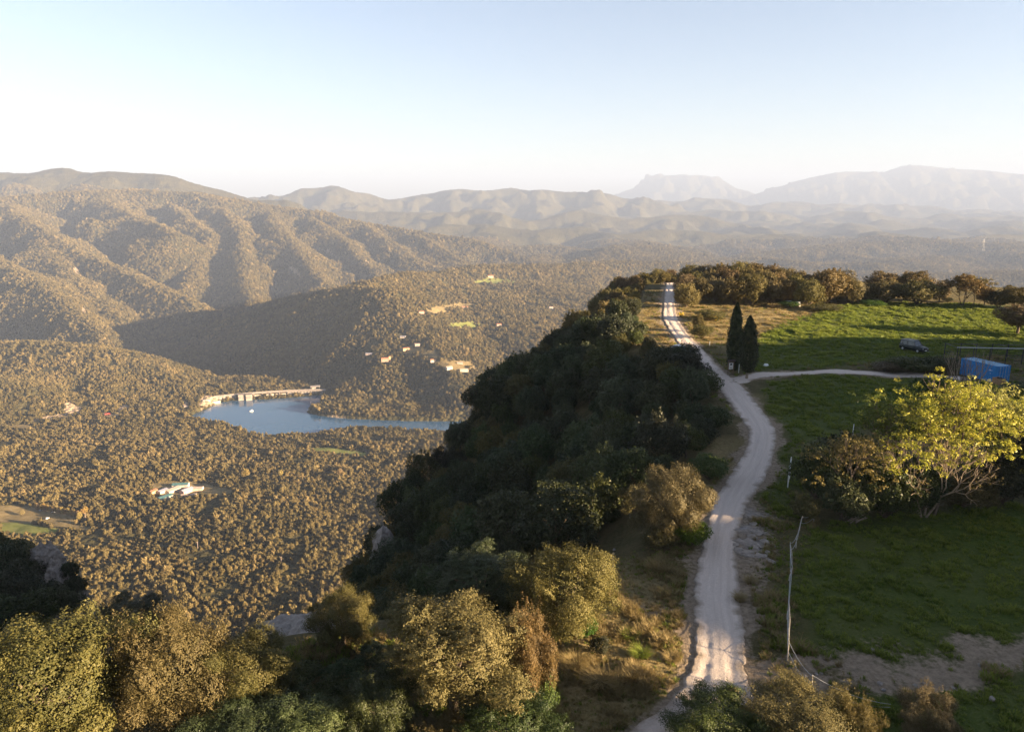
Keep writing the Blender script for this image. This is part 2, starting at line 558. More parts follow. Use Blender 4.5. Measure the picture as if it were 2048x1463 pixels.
# clearings: outline in the photograph, distance range, kind (0 green meadow, 1 dry tan ground, 2 bare rock)
CLEAR = [
    ([(0, 1040), (60, 1046), (130, 1062), (60, 1072), (0, 1066)], 700, 1300, 0),
    ([(-80, 1008), (60, 1012), (150, 1024), (150, 1056), (60, 1046), (-80, 1040)], 700, 1400, 1),
    ([(620, 895), (660, 894), (730, 905), (728, 912), (660, 905), (622, 900)], 1200, 1600, 0),
    ([(940, 565), (975, 555), (1010, 557), (1045, 566), (990, 570)], 2600, 4400, 0),
    ([(885, 610), (920, 605), (955, 608), (950, 616), (890, 618)], 2200, 3400, 1),
    ([(893, 647), (930, 643), (970, 648), (955, 656), (905, 655)], 1900, 3000, 0),
    ([(850, 617), (880, 612), (900, 622), (870, 632)], 2000, 3200, 1),
    ([(870, 725), (900, 718), (945, 722), (955, 738), (930, 744), (890, 740)], 1700, 2500, 1),
    ([(800, 698), (830, 692), (880, 703), (860, 712), (815, 708)], 1800, 2500, 1),
    ([(300, 968), (345, 962), (405, 965), (470, 980), (440, 992), (380, 990), (350, 996), (318, 992)], 900, 1400, 1),
    ([(20, 850), (60, 848), (64, 856), (20, 858)], 1300, 1900, 1),
    ([(130, 828), (128, 808), (140, 802), (160, 815), (160, 832)], 1500, 2000, 2),
    ([(60, 838), (100, 830), (135, 828), (135, 836), (70, 844)], 1500, 2000, 2),
    ([(395, 800), (410, 790), (432, 792), (436, 806), (418, 812), (400, 815)], 1650, 2000, 2),
    ([(232, 818), (255, 806), (258, 816), (236, 826)], 1500, 2000, 2),
    ([(205, 826), (240, 822), (240, 832), (208, 833)], 1500, 2000, 2),
    ([(366, 810), (372, 798), (378, 812), (374, 822)], 1500, 2000, 2),
    ([(655, 830), (690, 834), (690, 841), (655, 838)], 1500, 1900, 2),
    ([(575, 530), (590, 535), (605, 552), (600, 556), (585, 545)], 3000, 5500, 2),
    ([(540, 490), (550, 495), (560, 510), (552, 508)], 3000, 5500, 2),
    ([(650, 495), (665, 505), (668, 512), (655, 505)], 3000, 5500, 2),
    ([(730, 520), (740, 525), (742, 532), (732, 527)], 3000, 5500, 2),
    ([(145, 530), (155, 535), (156, 552), (148, 550)], 2500, 5500, 2),
    ([(55, 523), (72, 523), (72, 528), (55, 528)], 2500, 5500, 2),
    ([(235, 618), (255, 616), (255, 620), (236, 622)], 2500, 3800, 1),
    ([(230, 455), (240, 452), (245, 462), (235, 462)], 3000, 6000, 2),
    ([(162, 615), (172, 618), (172, 626), (165, 624)], 2200, 3800, 2),
]
TRACKS = [([(175, 867), (230, 857), (288, 848)], 1450, 1750, 3.5), ([(360, 992), (400, 988), (435, 990), (460, 982)], 900, 1300, 3.0),
          ([(-60, 1026), (60, 1030), (170, 1058)], 700, 1300, 3.5), ([(70, 842), (130, 834), (200, 830), (290, 822), (380, 812)], 1500, 2000, 3.5),
          ([(860, 712), (920, 730), (960, 742)], 1600, 2400, 3), ([(470, 885), (540, 872), (640, 890), (760, 882), (860, 890)], 1200, 1750, 1.5)]


def landcover(x, y, z):
    u, v, _ = pix(x, y, z)
    wob = 3.0 * noise(x / 22, y / 22, 3)
    uu, vv = u + wob * 1.5, v + wob * .5
    cov = np.zeros((len(x), 3))
    for poly, a, b, kind in CLEAR:
        m = (y > a) & (y < b)
        q = np.zeros(len(x), bool)
        q[m] = inpoly(uu[m], vv[m], poly)
        cov[q] = 0
        cov[q, kind] = 1
    for line, a, b, w in TRACKS:
        m = np.where((y > a) & (y < b))[0]
        L = [zray(px, py, a, b) for px, py in line]
        L = [p for p in L if p is not None]
        if len(L) > 1 and len(m):
            d = dpoly(x[m], y[m], np.array(L))
            cov[m[d < w + 3]] = (0, 1, 0)
    return cov


def zray(u, v, a=330, b=30000):
    """where the sight line through a pixel first meets the valley sheet"""
    x, y, z = ray(u, v)
    Y = np.geomspace(max(a, 335), b, 1500)
    gz = zgrid(x / y * Y, Y)
    h = CZ + z / y * Y - gz
    i = np.argmax(h < 0)
    if h[i] >= 0:
        return None
    return np.array([x / y * Y[i], Y[i], gz[i]])


cov = landcover(VX.ravel(), YY.ravel(), VZ.ravel())
rough = noise(VX / 19, YY / 19, 30) * np.clip((YY - 2500) / 4000, 0, 1) * 4 + noise(VX / 47, YY / 47, 33) * np.clip((YY - 5000) / 5000, 0, 1) * 3
me = quadmesh('valley', np.stack([VX, YY, VZ + rough], -1).reshape(-1, 3), grid_faces(len(KS), len(YS)),
              {'cover': ('FLOAT_COLOR', 'POINT', np.c_[cov, np.ones(len(cov))])}, smooth=True)
t = NT('wooded_hill')
ps = t.pos()
cv = t.n('SeparateColor')
t.l(t.attr('cover').outputs['Color'], cv.inputs[0])
big = t.noise(.0016, ps, 5, .6, .35, .65)
mid = t.noise(.012, ps, 4, .65, .3, .7)
vo = t.n('TexVoronoi')
t.l(ps, vo.inputs['Vector'])
vo.inputs['Scale'].default_value = .085
crown = t.rng(vo.outputs['Distance'], 0, .75, 1, 0)
c = t.mix(mid, (.040, .036, .016), (.086, .071, .031))
c = t.mix(big, c, t.mix(mid, (.048, .044, .02), (.102, .083, .037)))
sepc = t.n('SeparateColor')
t.l(vo.outputs['Color'], sepc.inputs[0])
c = t.mix(t.math('MULTIPLY', sepc.outputs[0], .5), c, (.022, .023, .010))
fine = t.noise(.09, ps, 4, .7, .3, .7)
c = t.mix(cv.outputs[0], c, t.mix(fine, (.10, .12, .026), (.20, .195, .058)))
c = t.mix(cv.outputs[1], c, t.mix(fine, (.13, .10, .045), (.24, .18, .09)))
c = t.mix(cv.outputs[2], c, t.mix(fine, (.22, .16, .10), (.48, .36, .25)))
hgt = t.math('ADD', t.math('MULTIPLY', crown, 1.0), t.math('MULTIPLY', fine, .5))
wild = t.math('SUBTRACT', 1.0, t.math('ADD', cv.outputs[0], cv.outputs[1]), True)
t.bsdf(c, .95, .05, normal=t.bump(t.math('MULTIPLY', hgt, wild), .9, 7.0))
valley = tag(link('valley_terrain', me, t.m), kind='structure')

# lake
lk = np.array(LAKE_XY)
c0 = lk.mean(0)
me = bpy.data.meshes.new('lake')
lo, hi = lk.min(0) - 25, lk.max(0) + 25
N = 60
gx, gy = np.meshgrid(np.linspace(lo[0], hi[0], N), np.linspace(lo[1], hi[1], N))
xs, ys = gx.ravel(), gy.ravel()
F = grid_faces(N, N)
keep = []
ok = inpoly(xs, ys, lk) | (dpoly(xs, ys, lk, True) < 22)
F = F[ok[F].any(1)]
# the water stops at the dam line
me = quadmesh('lake', np.c_[xs, ys, np.full(len(xs), LAKE_Z)], F)
t = NT('lake_water')
ps = t.pos()
mp = t.n('Mapping')
t.l(ps, mp.inputs[0])
mp.inputs['Rotation'].default_value = (0, 0, .5)
mp.inputs['Scale'].default_value = (1, .35, 1)
rip = t.noise(.35, mp.outputs[0], 4, .6)
wind = t.noise(.012, ps, 3, .5, .35, .65)
t.bsdf(t.mix(wind, (.024, .072, .140), (.034, .088, .160)), t.rng(wind, 0, 1, .10, .22), .5, normal=t.bump(rip, .25, .4))
tag(link('lake_water', me, t.m), kind='structure')
HAZE_TOP = 1130.0
HAZE_COL = (.318, .398, .585, 1)
HAZE_DENS = 7.2e-5
# ------------------------------------------------------------------ plateau: field level, wooded left slope, cliff, and an unseen rise added to shade the near fields
T_EDGE = [(-75, 12), (-45, 24), (-24, 33), (-10, 39), (0, 42), (7, 48), (10, 53), (13, 60), (18, 68), (24, 80), (27, 95), (28, 110), (26, 128), (26, 150),
          (30, 175), (35, 200), (42, 226), (62, 240), (120, 232), (170, 212), (230, 178), (300, 150)]
T_POLY = T_EDGE + [(430, 60), (430, -250), (-75, -250)]
C_EDGE = [(-110, 10, -12), (-75, 42, -12), (-45, 46, -9), (-30, 48, -8), (-17, 51, -7), (-9, 62, -14), (-16, 78, -24), (-20, 93, -26), (-16, 112, -24), (-8, 130, -15),
          (0, 147, -11), (9, 163, -9), (19, 180, -6), (26, 205, -5), (33, 232, -4), (60, 256, -5), (130, 250, -5), (190, 230, -5), (260, 195, -5), (330, 165, -5)]
C_POLY = [p[:2] for p in C_EDGE] + [(470, 70), (470, -262), (-110, -262)]
SPUR = [(-120, 70), (-86, 82), (-74, 92), (-70, 103), (-76, 112), (-120, 125)]     # rock shoulder at the left edge
ROAD = [(-4.5, 20, 4), (2, 26, 4), (6, 29, 3.9)]                                        # paved stretch below, then the gravel track (x, y, width)
for v_, l_, r_ in [(1400, 1362, 1500), (1370, 1370, 1500), (1330, 1384, 1491), (1290, 1389, 1490), (1250, 1389, 1489), (1200, 1386, 1480), (1150, 1391, 1478),
                   (1100, 1404, 1474), (1050, 1415, 1478), (1000, 1432, 1500), (950, 1463, 1530), (910, 1486, 1546), (875, 1497, 1552), (850, 1490, 1547),
                   (820, 1468, 1526), (790, 1446, 1502), (765, 1428, 1476), (740, 1406, 1446), (700, 1367, 1409), (670, 1345, 1379), (640, 1327, 1358),
                   (610, 1327, 1350), (585, 1330, 1350), (570, 1332, 1350)]:
    a_, b_ = G(l_, v_), G(r_, v_)
    ROAD.append(((a_[0] + b_[0]) / 2, a_[1], max(2.6, b_[0] - a_[0])))
ROAD += [(49, 232, 2.6), (50, 242, 2.6)]


def smoothline(pts, n):
    """Catmull-Rom resampling"""
    pts = np.asarray(pts, float)
    q = np.vstack([2 * pts[0] - pts[1], pts, 2 * pts[-1] - pts[-2]])
    out = []
    for i in range(1, len(q) - 2):
        for k in range(n):
            s = k / n
            out.append(.5 * ((2 * q[i]) + (-q[i - 1] + q[i + 1]) * s + (2 * q[i - 1] - 5 * q[i] + 4 * q[i + 1] - q[i + 2]) * s * s + (-q[i - 1] + 3 * q[i] - 3 * q[i + 1] + q[i + 2]) * s ** 3))
    out.append(q[-2])
    return np.array(out)


ROADS = smoothline(ROAD, 8)
PATH = [(*G(u_, v_), w_) for u_, v_, w_ in [(1436, 752, 3.2), (1470, 762, 3.4), (1490, 756, 3.2), (1520, 750, 3.0), (1560, 748, 2.9), (1620, 747, 2.9), (1700, 747, 2.8), (1780, 748, 2.7), (1860, 751, 2.7), (1920, 757, 2.6)]]
PATHS = smoothline(PATH, 6)


def shadow_hill(x, y):
    """unseen rise added behind and right of the drone, its crest shaped to shade the near fields"""
    s = .312 * x + .95 * y
    t = .95 * x - .312 * y
    H = np.interp(s, [-200, 0, 20, 30, 36, 41, 46, 50, 58, 66, 76, 84, 92, 114, 122, 130, 140, 150, 156, 166, 198],
                  [40, 37, 34.5, 33.2, 32.8, 32.8, 34.2, 36.0, 34.6, 33.0, 38, 45, 49, 49, 43, 35.8, 33, 30.5, 24, 16, 0])  # unseen crest, heights chosen for where its shadow and lit gaps fall
    H = H + 1.3 * noise(s / 5.0, t / 40, 5) * (H > 5)
    return H * np.exp(-((t - 175) / np.where(t < 175, 52, 80)) ** 2)


def zplat(x, y):
    x, y = np.asarray(x, float), np.asarray(y, float)
    inT, inC = inpoly(x, y, T_POLY), inpoly(x, y, C_POLY)
    dT = dpoly(x, y, T_EDGE)
    dC, zC = dpoly(x, y, C_EDGE, vals=[p[2] for p in C_EDGE])
    und = .35 * fbm(x / 17, y / 17, 2, 4) + .10 * fbm(x / 3.2, y / 3.2, 6, 3)
    top = shadow_hill(x, y) + 1.6 * np.exp(-(((x - 78) / 40) ** 2 + ((y - 212) / 22) ** 2))
    slope = zC * (dT / (dT + dC + 1e-6)) ** 1.1
    cliff = zC - np.where(dC < 4, dC * 1.2, 4.8 + (dC - 4) * 3.2) + 5 * fbm(x / 9, y / 9, 9, 3) * np.clip(dC / 6, 0, 1)
    z = np.where(inT, top, np.where(inC, slope, np.minimum(cliff, slope * 0 + zC)))
    z = z + und * np.where(inT, 1, np.where(inC, 2.0, 1))
    # rock shoulder
    ds = dpoly(x, y, SPUR, True)
    sp_ = np.where(inpoly(x, y, SPUR), -31 + np.minimum(ds * .25, 4), -31 - ds * 3.0) + 2 * fbm(x / 6, y / 6, 4, 3)
    z = np.maximum(z, sp_)
    # the track lies on a levelled bed
    dr = dpoly(x, y, ROADS[::3, :2])
    f = 1 - sstep(1.6, 4.5, dr)
    z = z - f * (.7 * und) * inT
    return np.maximum(z, -560.0)


def zroad(x, y):
    return zplat(x, y)


XS = np.concatenate([np.arange(-190, -84, 5.0), np.arange(-84, -40, 1.2), np.arange(-40, 128, .6), np.arange(128, 200, 3.0), np.arange(200, 480, 5.0)])
YS2 = np.concatenate([np.arange(-265, 14, 5.0), np.arange(14, 120, .5), np.arange(120, 236, .75), np.arange(236, 270, 2.0), np.arange(270, 420, 5.0)])
PX, PY = np.meshgrid(XS, YS2)
PZ = zplat(PX.ravel(), PY.ravel()).reshape(PX.shape)


def zg(x, y):
    """ground height on the plateau sheet"""
    x, y = np.asarray(x, float), np.asarray(y, float)
    i = np.clip(np.searchsorted(XS, x) - 1, 0, len(XS) - 2)
    j = np.clip(np.searchsorted(YS2, y) - 1, 0, len(YS2) - 2)
    a = np.clip((x - XS[i]) / (XS[i + 1] - XS[i]), 0, 1)
    b = np.clip((y - YS2[j]) / (YS2[j + 1] - YS2[j]), 0, 1)
    return (PZ[j, i] * (1 - a) + PZ[j, i + 1] * a) * (1 - b) + (PZ[j + 1, i] * (1 - a) + PZ[j + 1, i + 1] * a) * b


def gpoly(pts):
    a = np.array(pts, float)
    return G(a[:, 0], a[:, 1])


GREEN = [gpoly(p) for p in ([(1500, 742), (1500, 688), (1520, 672), (1560, 652), (1610, 634), (1660, 616), (1700, 609), (1780, 604), (1880, 607), (2140, 618), (2180, 700), (2048, 712), (1900, 716), (1760, 722), (1640, 738)],
                             [(1545, 762), (1640, 755), (1870, 758), (2200, 770), (2200, 900), (1980, 800), (1820, 810), (1740, 850), (1650, 885), (1590, 880), (1560, 850), (1525, 800)],
                             [(1600, 1120), (1625, 1050), (1680, 1030), (1780, 1030), (1900, 1020), (2250, 1000), (2250, 1280), (2048, 1280), (1900, 1300), (1760, 1330), (1680, 1318), (1590, 1285), (1580, 1200)],
                             [(1640, 1420), (1740, 1382), (1880, 1362), (2200, 1340), (2200, 1600), (1600, 1600)],
                             [(1560, 900), (1600, 880), (1620, 1000), (1590, 1040), (1530, 1030), (1530, 980)])]
TRAIL = [G(u_, v_) for u_, v_ in [(1470, 1362), (1540, 1372), (1620, 1362), (1700, 1352), (1780, 1335), (1880, 1322), (2000, 1308), (2200, 1290)]]
DIRT = [gpoly(p) for p in ([(1475, 1030), (1500, 1010), (1525, 1040), (1548, 1090), (1545, 1150), (1510, 1180), (1480, 1130)],
                            [(1300, 1225), (1390, 1215), (1390, 1250), (1310, 1240)],
                            [(1312, 590), (1328, 585), (1328, 640), (1350, 690), (1338, 696), (1318, 650)],
                            [(1700, 1305), (1800, 1290), (2000, 1295), (1960, 1325), (1740, 1345)])]
DRYF = [gpoly(p) for p in ([(1285, 590), (1328, 585), (1328, 640), (1350, 690), (1320, 705), (1290, 695), (1270, 640)], [(1240, 1130), (1380, 1110), (1380, 1200), (1300, 1240), (1240, 1200)], [(1352, 640), (1380, 605), (1480, 598), (1610, 608), (1650, 618), (1560, 650), (1500, 685), (1440, 700), (1400, 680)],
                            [(1080, 1290), (1250, 1150), (1385, 1200), (1385, 1330), (1360, 1400), (1200, 1480), (1080, 1480)],
                            [(1480, 790), (1520, 790), (1560, 860), (1540, 880), (1500, 830)],
                            [(1380, 870), (1495, 880), (1470, 930), (1420, 1000), (1390, 960)])]
ROCK = [gpoly(p) for p in ([(1472, 1040), (1500, 1020), (1530, 1050), (1535, 1100), (1500, 1120), (1480, 1090)],)]


def soft(x, y, poly, w):
    d = dpoly(x, y, poly, True)
    s = np.where(inpoly(x, y, poly), d, -d)
    return np.clip(.5 + s / (2 * w), 0, 1)


def cover(x, y):
    x, y = np.asarray(x, float), np.asarray(y, float)
    wx = x + 1.3 * fbm(x / 5, y / 5, 14, 3)
    wy = y + 1.3 * fbm(x / 5, y / 5, 18, 3)
    g = np.max([soft(wx, wy, p, 1.6) for p in GREEN], 0)
    d = np.max([soft(wx, wy, p, 1.5) for p in DIRT], 0)
    tr = dpoly(wx, wy, TRAIL)
    d = np.maximum(d, (1 - sstep(.8, 2.7, tr)) * (.85 + .7 * fbm(x / 2, y / 2, 8, 2)))
    dr = dpoly(wx, wy, ROADS[::3, :2])
    wr = 1.7
    d = np.maximum(d, (1 - sstep(wr, wr + 1.0, dr)) * .85)
    d = np.maximum(d, (1 - sstep(1.5, 2.3, dpoly(wx, wy, PATHS[::3, :2]))) * .8)
    dry = np.max([soft(wx, wy, p, 2.0) for p in DRYF], 0)
    rock = np.max([soft(wx, wy, p, 1.0) for p in ROCK], 0) * np.clip(.6 + 1.5 * fbm(x / 1.5, y / 1.5, 41, 3), 0, 1)
    return g, np.clip(d, 0, 1), dry, rock


inner = (PX > -45) & (PX < 180) & (PY > 0) & (PY < 250)
cg = np.zeros((PX.size, 4), np.float32)
im = inner.ravel()
a_, b_, c_, d_ = cover(PX.ravel()[im], PY.ravel()[im])
cg[im] = np.c_[a_, b_, c_, d_]
gz_y, gz_x = np.gradient(PZ)
steep = np.hypot(gz_y / np.gradient(YS2)[:, None], gz_x / np.gradient(XS)[None, :]).ravel()
me = quadmesh('plateau', np.stack([PX, PY, PZ], -1).reshape(-1, 3), grid_faces(len(XS), len(YS2)),
              {'cover': ('FLOAT_COLOR', 'POINT', np.c_[cg[:, :3], np.ones(len(cg))]), 'rock': ('FLOAT', 'POINT', cg[:, 3]),
               'steep': ('FLOAT', 'POINT', steep)}, smooth=True)
t = NT('plateau_ground')
ps = t.pos()
cv = t.n('SeparateColor')
t.l(t.attr('cover').outputs['Color'], cv.inputs[0])
n1 = t.noise(.35, ps, 5, .65, .3, .7)
n2 = t.noise(2.6, ps, 5, .7, .3, .7)
n3 = t.noise(.06, ps, 3, .5, .35, .65)
base = t.mix(n1, (.040, .042, .014), (.115, .090, .042))
base = t.mix(t.math('MULTIPLY', n2, .5), base, (.16, .125, .065))
green = t.mix(n2, (.034, .064, .010), (.085, .115, .022))
green = t.mix(t.math('MULTIPLY', n3, .5), green, (.11, .105, .035))
dryc = t.mix(n2, (.17, .125, .055), (.36, .27, .14))
dryc = t.mix(t.math('MULTIPLY', n1, .6), dryc, (.10, .095, .03))
dirt = t.mix(n2, (.17, .13, .09), (.36, .28, .20))
stone = t.mix(n2, (.22, .20, .19), (.46, .42, .39))
c = t.mix(cv.outputs[2], base, dryc)
c = t.mix(cv.outputs[0], c, green)
c = t.mix(t.rng(t.math('ADD', cv.outputs[1], t.math('MULTIPLY', t.math('SUBTRACT', n2, .5), .7)), .25, .75), c, dirt)
c = t.mix(t.attr('rock').outputs['Fac'], c, stone)
cl = t.rng(t.attr('steep').outputs['Fac'], 1.1, 2.0)
strat = t.n('TexNoise')
mp = t.n('Mapping')
t.l(ps, mp.inputs[0])
mp.inputs['Scale'].default_value = (.12, .12, .9)
t.l(mp.outputs[0], strat.inputs['Vector'])
strat.inputs['Detail'].default_value = 6
cc = t.mix(t.rng(strat.outputs[0], .35, .65), (.06, .053, .045), (.20, .18, .16))
c = t.mix(cl, c, cc)
t.bsdf(c, .95, .08, normal=t.bump(t.math('ADD', n2, t.math('MULTIPLY', strat.outputs[0], 1.0)), .8, .25))
tag(link('plateau_ground', me, t.m), kind='structure')


# gravel track: a ribbon with worn wheel tracks, a rut and ragged edges
def ribbon(name, line, nacross, mat, lift, seed, kind='structure', jag=.09, fine=4):
    ln = smoothline(line, fine)
    tg = np.gradient(ln[:, :2], axis=0)
    tg /= np.linalg.norm(tg, axis=1)[:, None]
    nm = np.c_[tg[:, 1], -tg[:, 0]]
    L = np.r_[0, np.cumsum(np.hypot(*np.diff(ln[:, :2], axis=0).T))]
    s = np.linspace(-1, 1, nacross)
    jl = 1 + jag * fbm(L / .8, L * 0 + 3, seed, 4, .65)
    jr = 1 + jag * fbm(L / .8, L * 0 + 9, seed + 5, 4, .65)
    off = np.where(s[None, :] < 0, s[None, :] * jl[:, None], s[None, :] * jr[:, None]) * ln[:, 2:3] / 2
    X = ln[:, 0:1] + nm[:, 0:1] * off
    Y = ln[:, 1:2] + nm[:, 1:2] * off
    Z = zg(X, Y) + lift
    prof = -.05 * (np.exp(-((s - .45) / .16) ** 2) + np.exp(-((s + .45) / .16) ** 2)) + .03 * np.exp(-(s / .3) ** 2)
    rut = -.03 * np.exp(-((s[None, :] - (.35 * np.sin(L / 7.0) + .1)[:, None]) / .12) ** 2) * np.clip(fbm(L / 9, L * 0, seed + 2, 2) + .25, 0, 1)[:, None]
    Z = Z + (prof[None, :] + rut) * (1 - np.abs(s[None, :]) ** 6) + .02 * fbm(X / .7, Y / .7, seed + 8, 3)
    edge = np.repeat(np.abs(s)[None, :], len(ln), 0)
    # sink the outermost row into the soil so the edge never floats
    Z[:, 0] -= lift + .10
    Z[:, -1] -= lift + .10
    me = quadmesh(name, np.stack([X, Y, Z], -1).reshape(-1, 3), grid_faces(nacross, len(ln)),
                  {'across': ('FLOAT', 'POINT', np.repeat(s[None, :], len(ln), 0)), 'along': ('FLOAT', 'POINT', np.repeat(L[:, None], nacross, 1))}, smooth=True)
    return tag(link(name, me, mat), kind=kind)


t = NT('gravel')
ps = t.pos()
ac = t.attr('across').outputs['Fac']
al = t.attr('along').outputs['Fac']
n1 = t.noise(.5, ps, 5, .65, .3, .7)
n2 = t.noise(7, ps, 5, .75, .3, .7)
cmb = t.n('CombineXYZ')
t.l(t.math('MULTIPLY', ac, 4.5), cmb.inputs[0])
t.l(t.math('MULTIPLY', al, .10), cmb.inputs[1])
streak = t.noise(1.1, cmb.outputs[0], 6, .7, .3, .7)
c = t.mix(streak, (.52, .43, .365), (.70, .60, .52))
c = t.mix(t.math('MULTIPLY', n2, .55), c, (.40, .33, .28))
c = t.mix(t.rng(t.math('ADD', t.math('ABSOLUTE', ac), t.math('MULTIPLY', t.math('SUBTRACT', n1, .5), .5)), .62, 1.02), c, (.24, .19, .14))
vo = t.n('TexVoronoi')
t.l(ps, vo.inputs['Vector'])
vo.inputs['Scale'].default_value = 6.0
c = t.mix(t.rng(vo.outputs['Distance'], .05, .14, .55, 0), c, (.60, .53, .47))
t.bsdf(c, .95, .1, normal=t.bump(t.math('ADD', n2, t.math('MULTIPLY', streak, .12)), .7, .06))
ribbon('gravel_road', ROAD, 25, t.m, .07, 3, fine=14)
ribbon('side_path', [(p[0], p[1], p[2]) for p in PATH], 11, t.m, .05, 13, fine=14)
# ------------------------------------------------------------------ forest over the valley floor and hills: leafy crowns on scattered points
def rhombs(C, N, size, aspect, rng, lean=.5):
    """one leaf-shaped quad per centre, facing roughly along N"""
    n = len(C)
    N = N + lean * rng.randn(n, 3)
    N /= np.linalg.norm(N, axis=1)[:, None] + 1e-9
    r = rng.randn(n, 3)
    U = np.cross(N, r)
    U /= np.linalg.norm(U, axis=1)[:, None] + 1e-9
    W = np.cross(N, U)
    s = size * (.6 + .8 * rng.rand(n))[:, None]
    a, b = U * s, W * s * aspect
    cup = N * s * .18
    V = np.stack([C - a, C - b * .9 + cup, C + a, C + b * .9 + cup], 1).reshape(-1, 3)
    return V, np.arange(4 * n).reshape(n, 4)


def lobes(seed, n, low=-.35, spread=.66, r0=.24, r1=.42, squash=.9):
    rng = np.random.RandomState(seed)
    D = rng.randn(n * 4, 3)
    D /= np.linalg.norm(D, axis=1)[:, None]
    D = D[D[:, 2] > low]
    keep = []
    for d in D:                                        # spaced out over the crown
        if all(d @ k < .80 for k in keep):
            keep.append(d)
        if len(keep) >= n:
            break
    D = np.array(keep)
    r = r0 + (r1 - r0) * rng.rand(len(D))
    Cn = D * (spread + .16 * (rng.rand(len(D)) - .5))[:, None] * np.array([1, 1, squash])
    Cn = np.vstack([Cn, [[0, 0, .05]]])
    return Cn, np.r_[r, .62], rng


def crown_mesh(name, seed, nl=26, nleaf=6000, leaf=.05, aspect=.6, low=-.4, spread=.66, r0=.22, r1=.40, lean=.55, squash=.9, shoots=0, top=1.0):
    """unit crown (radius about 1): leaves over the outside of many overlapping lobes"""
    Cn, r, rng = lobes(seed, nl, low, spread, r0, r1, squash)
    w = r ** 2
    w /= w.sum()
    k = rng.choice(len(r), int(nleaf * 2.5), p=w)
    d = rng.randn(len(k), 3)
    d /= np.linalg.norm(d, axis=1)[:, None]
    rad = r[k] * (1.02 - .30 * rng.rand(len(k)) ** 2 + .07 * rng.randn(len(k)))
    pos = Cn[k] + d * rad[:, None]
    inside = np.zeros(len(k))
    for c, rr in zip(Cn, r):
        inside = np.maximum(inside, (np.linalg.norm(pos - c, axis=1) < rr * .78))
    sel = (inside < .5) | (rng.rand(len(k)) < .10)
    pos, d, k = pos[sel][:int(nleaf * 1.4)], d[sel][:int(nleaf * 1.4)], k[sel][:int(nleaf * 1.4)]
    q_ = 6.0 * np.clip(.045 / leaf, .8, 1.7)
    tn = noise(pos[:, 0] * q_ + pos[:, 2] * q_ * .6, pos[:, 1] * q_ - pos[:, 2] * q_ * .8, seed % 37) if nleaf > 3000 else np.zeros(len(pos))
    if nleaf > 3000:                                    # leaves gather in tufts with gaps between
        sel = (tn > -.16 + .25 * rng.rand(len(tn))) | (rng.rand(len(tn)) < .16)
        pos, d, k, tn = pos[sel], d[sel], k[sel], tn[sel]
        pos = pos + d * (tn * .13 + .03 * rng.randn(len(tn)))[:, None]
    lob = rng.rand(len(r))
    tint = np.clip(.35 * lob[k] + .65 * rng.rand(len(k)), 0, 1)
    if shoots:                                          # upright leading shoots standing out of the crown
        ups = np.where(Cn[:, 2] > .15)[0]
        P_, N_, T_ = [pos], [d], [tint]
        for q in range(shoots):
            c = Cn[ups[rng.randint(len(ups))]] + rng.randn(3) * .13
            h = .10 + .17 * rng.rand()
            m = int(36)
            tt = rng.rand(m)
            a = rng.randn(m, 3) * (.055 * (1.1 - tt))[:, None]
            P_.append(c + a + np.c_[0 * tt, 0 * tt, .2 + tt * h])
            N_.append(a * 8 + [0, 0, .3])
            T_.append(.5 + .5 * rng.rand(m))
        pos, d, tint = np.vstack(P_), np.vstack(N_), np.concatenate(T_)
    a_ = np.arctan2(pos[:, 1], pos[:, 0])
    swell = 1 + .22 * noise(np.cos(a_) * 1.1 + pos[:, 2] * .7, np.sin(a_) * 1.1 + pos[:, 2], seed % 50)
    pos = pos * swell[:, None] * 1.06
    V, Q = rhombs(pos, d, leaf, aspect, rng, lean)
    V[:, 2] *= top
    return quadmesh(name, V, Q, {'tint': ('FLOAT', 'FACE', tint)})


def scatter(name, pts, scales, rots, pick, protos, **k):
    """one object: the meshes in protos set on points by geometry nodes"""
    n = len(pts)
    me = bpy.data.meshes.new(name)
    me.vertices.add(n)
    me.vertices.foreach_set('co', np.asarray(pts, np.float32).ravel())
    for key, typ, arr in (('scl', 'FLOAT_VECTOR', scales), ('rot', 'FLOAT_VECTOR', rots), ('pick', 'INT', pick)):
        at = me.attributes.new(key, typ, 'POINT')
        at.data.foreach_set('vector' if typ == 'FLOAT_VECTOR' else 'value', np.asarray(arr, np.float32 if typ != 'INT' else np.int32).ravel())
    o = link(name, me)
    g = bpy.data.node_groups.new(name, 'GeometryNodeTree')
    g.interface.new_socket('Geometry', in_out='INPUT', socket_type='NodeSocketGeometry')
    g.interface.new_socket('Geometry', in_out='OUTPUT', socket_type='NodeSocketGeometry')
    nw = g.nodes.new
    gi, go, ip, jn = nw('NodeGroupInput'), nw('NodeGroupOutput'), nw('GeometryNodeInstanceOnPoints'), nw('GeometryNodeJoinGeometry')
    for p in reversed(protos):
        oi = nw('GeometryNodeObjectInfo')
        oi.inputs['Object'].default_value = p
        oi.inputs['As Instance'].default_value = True
        g.links.new(oi.outputs['Geometry'], jn.inputs[0])

    def na(key, typ):
        q = nw('GeometryNodeInputNamedAttribute')
        q.data_type = typ
        q.inputs['Name'].default_value = key
        return q.outputs['Attribute']
    g.links.new(gi.outputs[0], ip.inputs['Points'])
    g.links.new(jn.outputs[0], ip.inputs['Instance'])
    ip.inputs['Pick Instance'].default_value = True
    g.links.new(na('pick', 'INT'), ip.inputs['Instance Index'])
    g.links.new(na('rot', 'FLOAT_VECTOR'), ip.inputs['Rotation'])
    g.links.new(na('scl', 'FLOAT_VECTOR'), ip.inputs['Scale'])
    g.links.new(ip.outputs[0], go.inputs[0])
    md = o.modifiers.new('scatter', 'NODES')
    md.node_group = g
    return tag(o, **k)


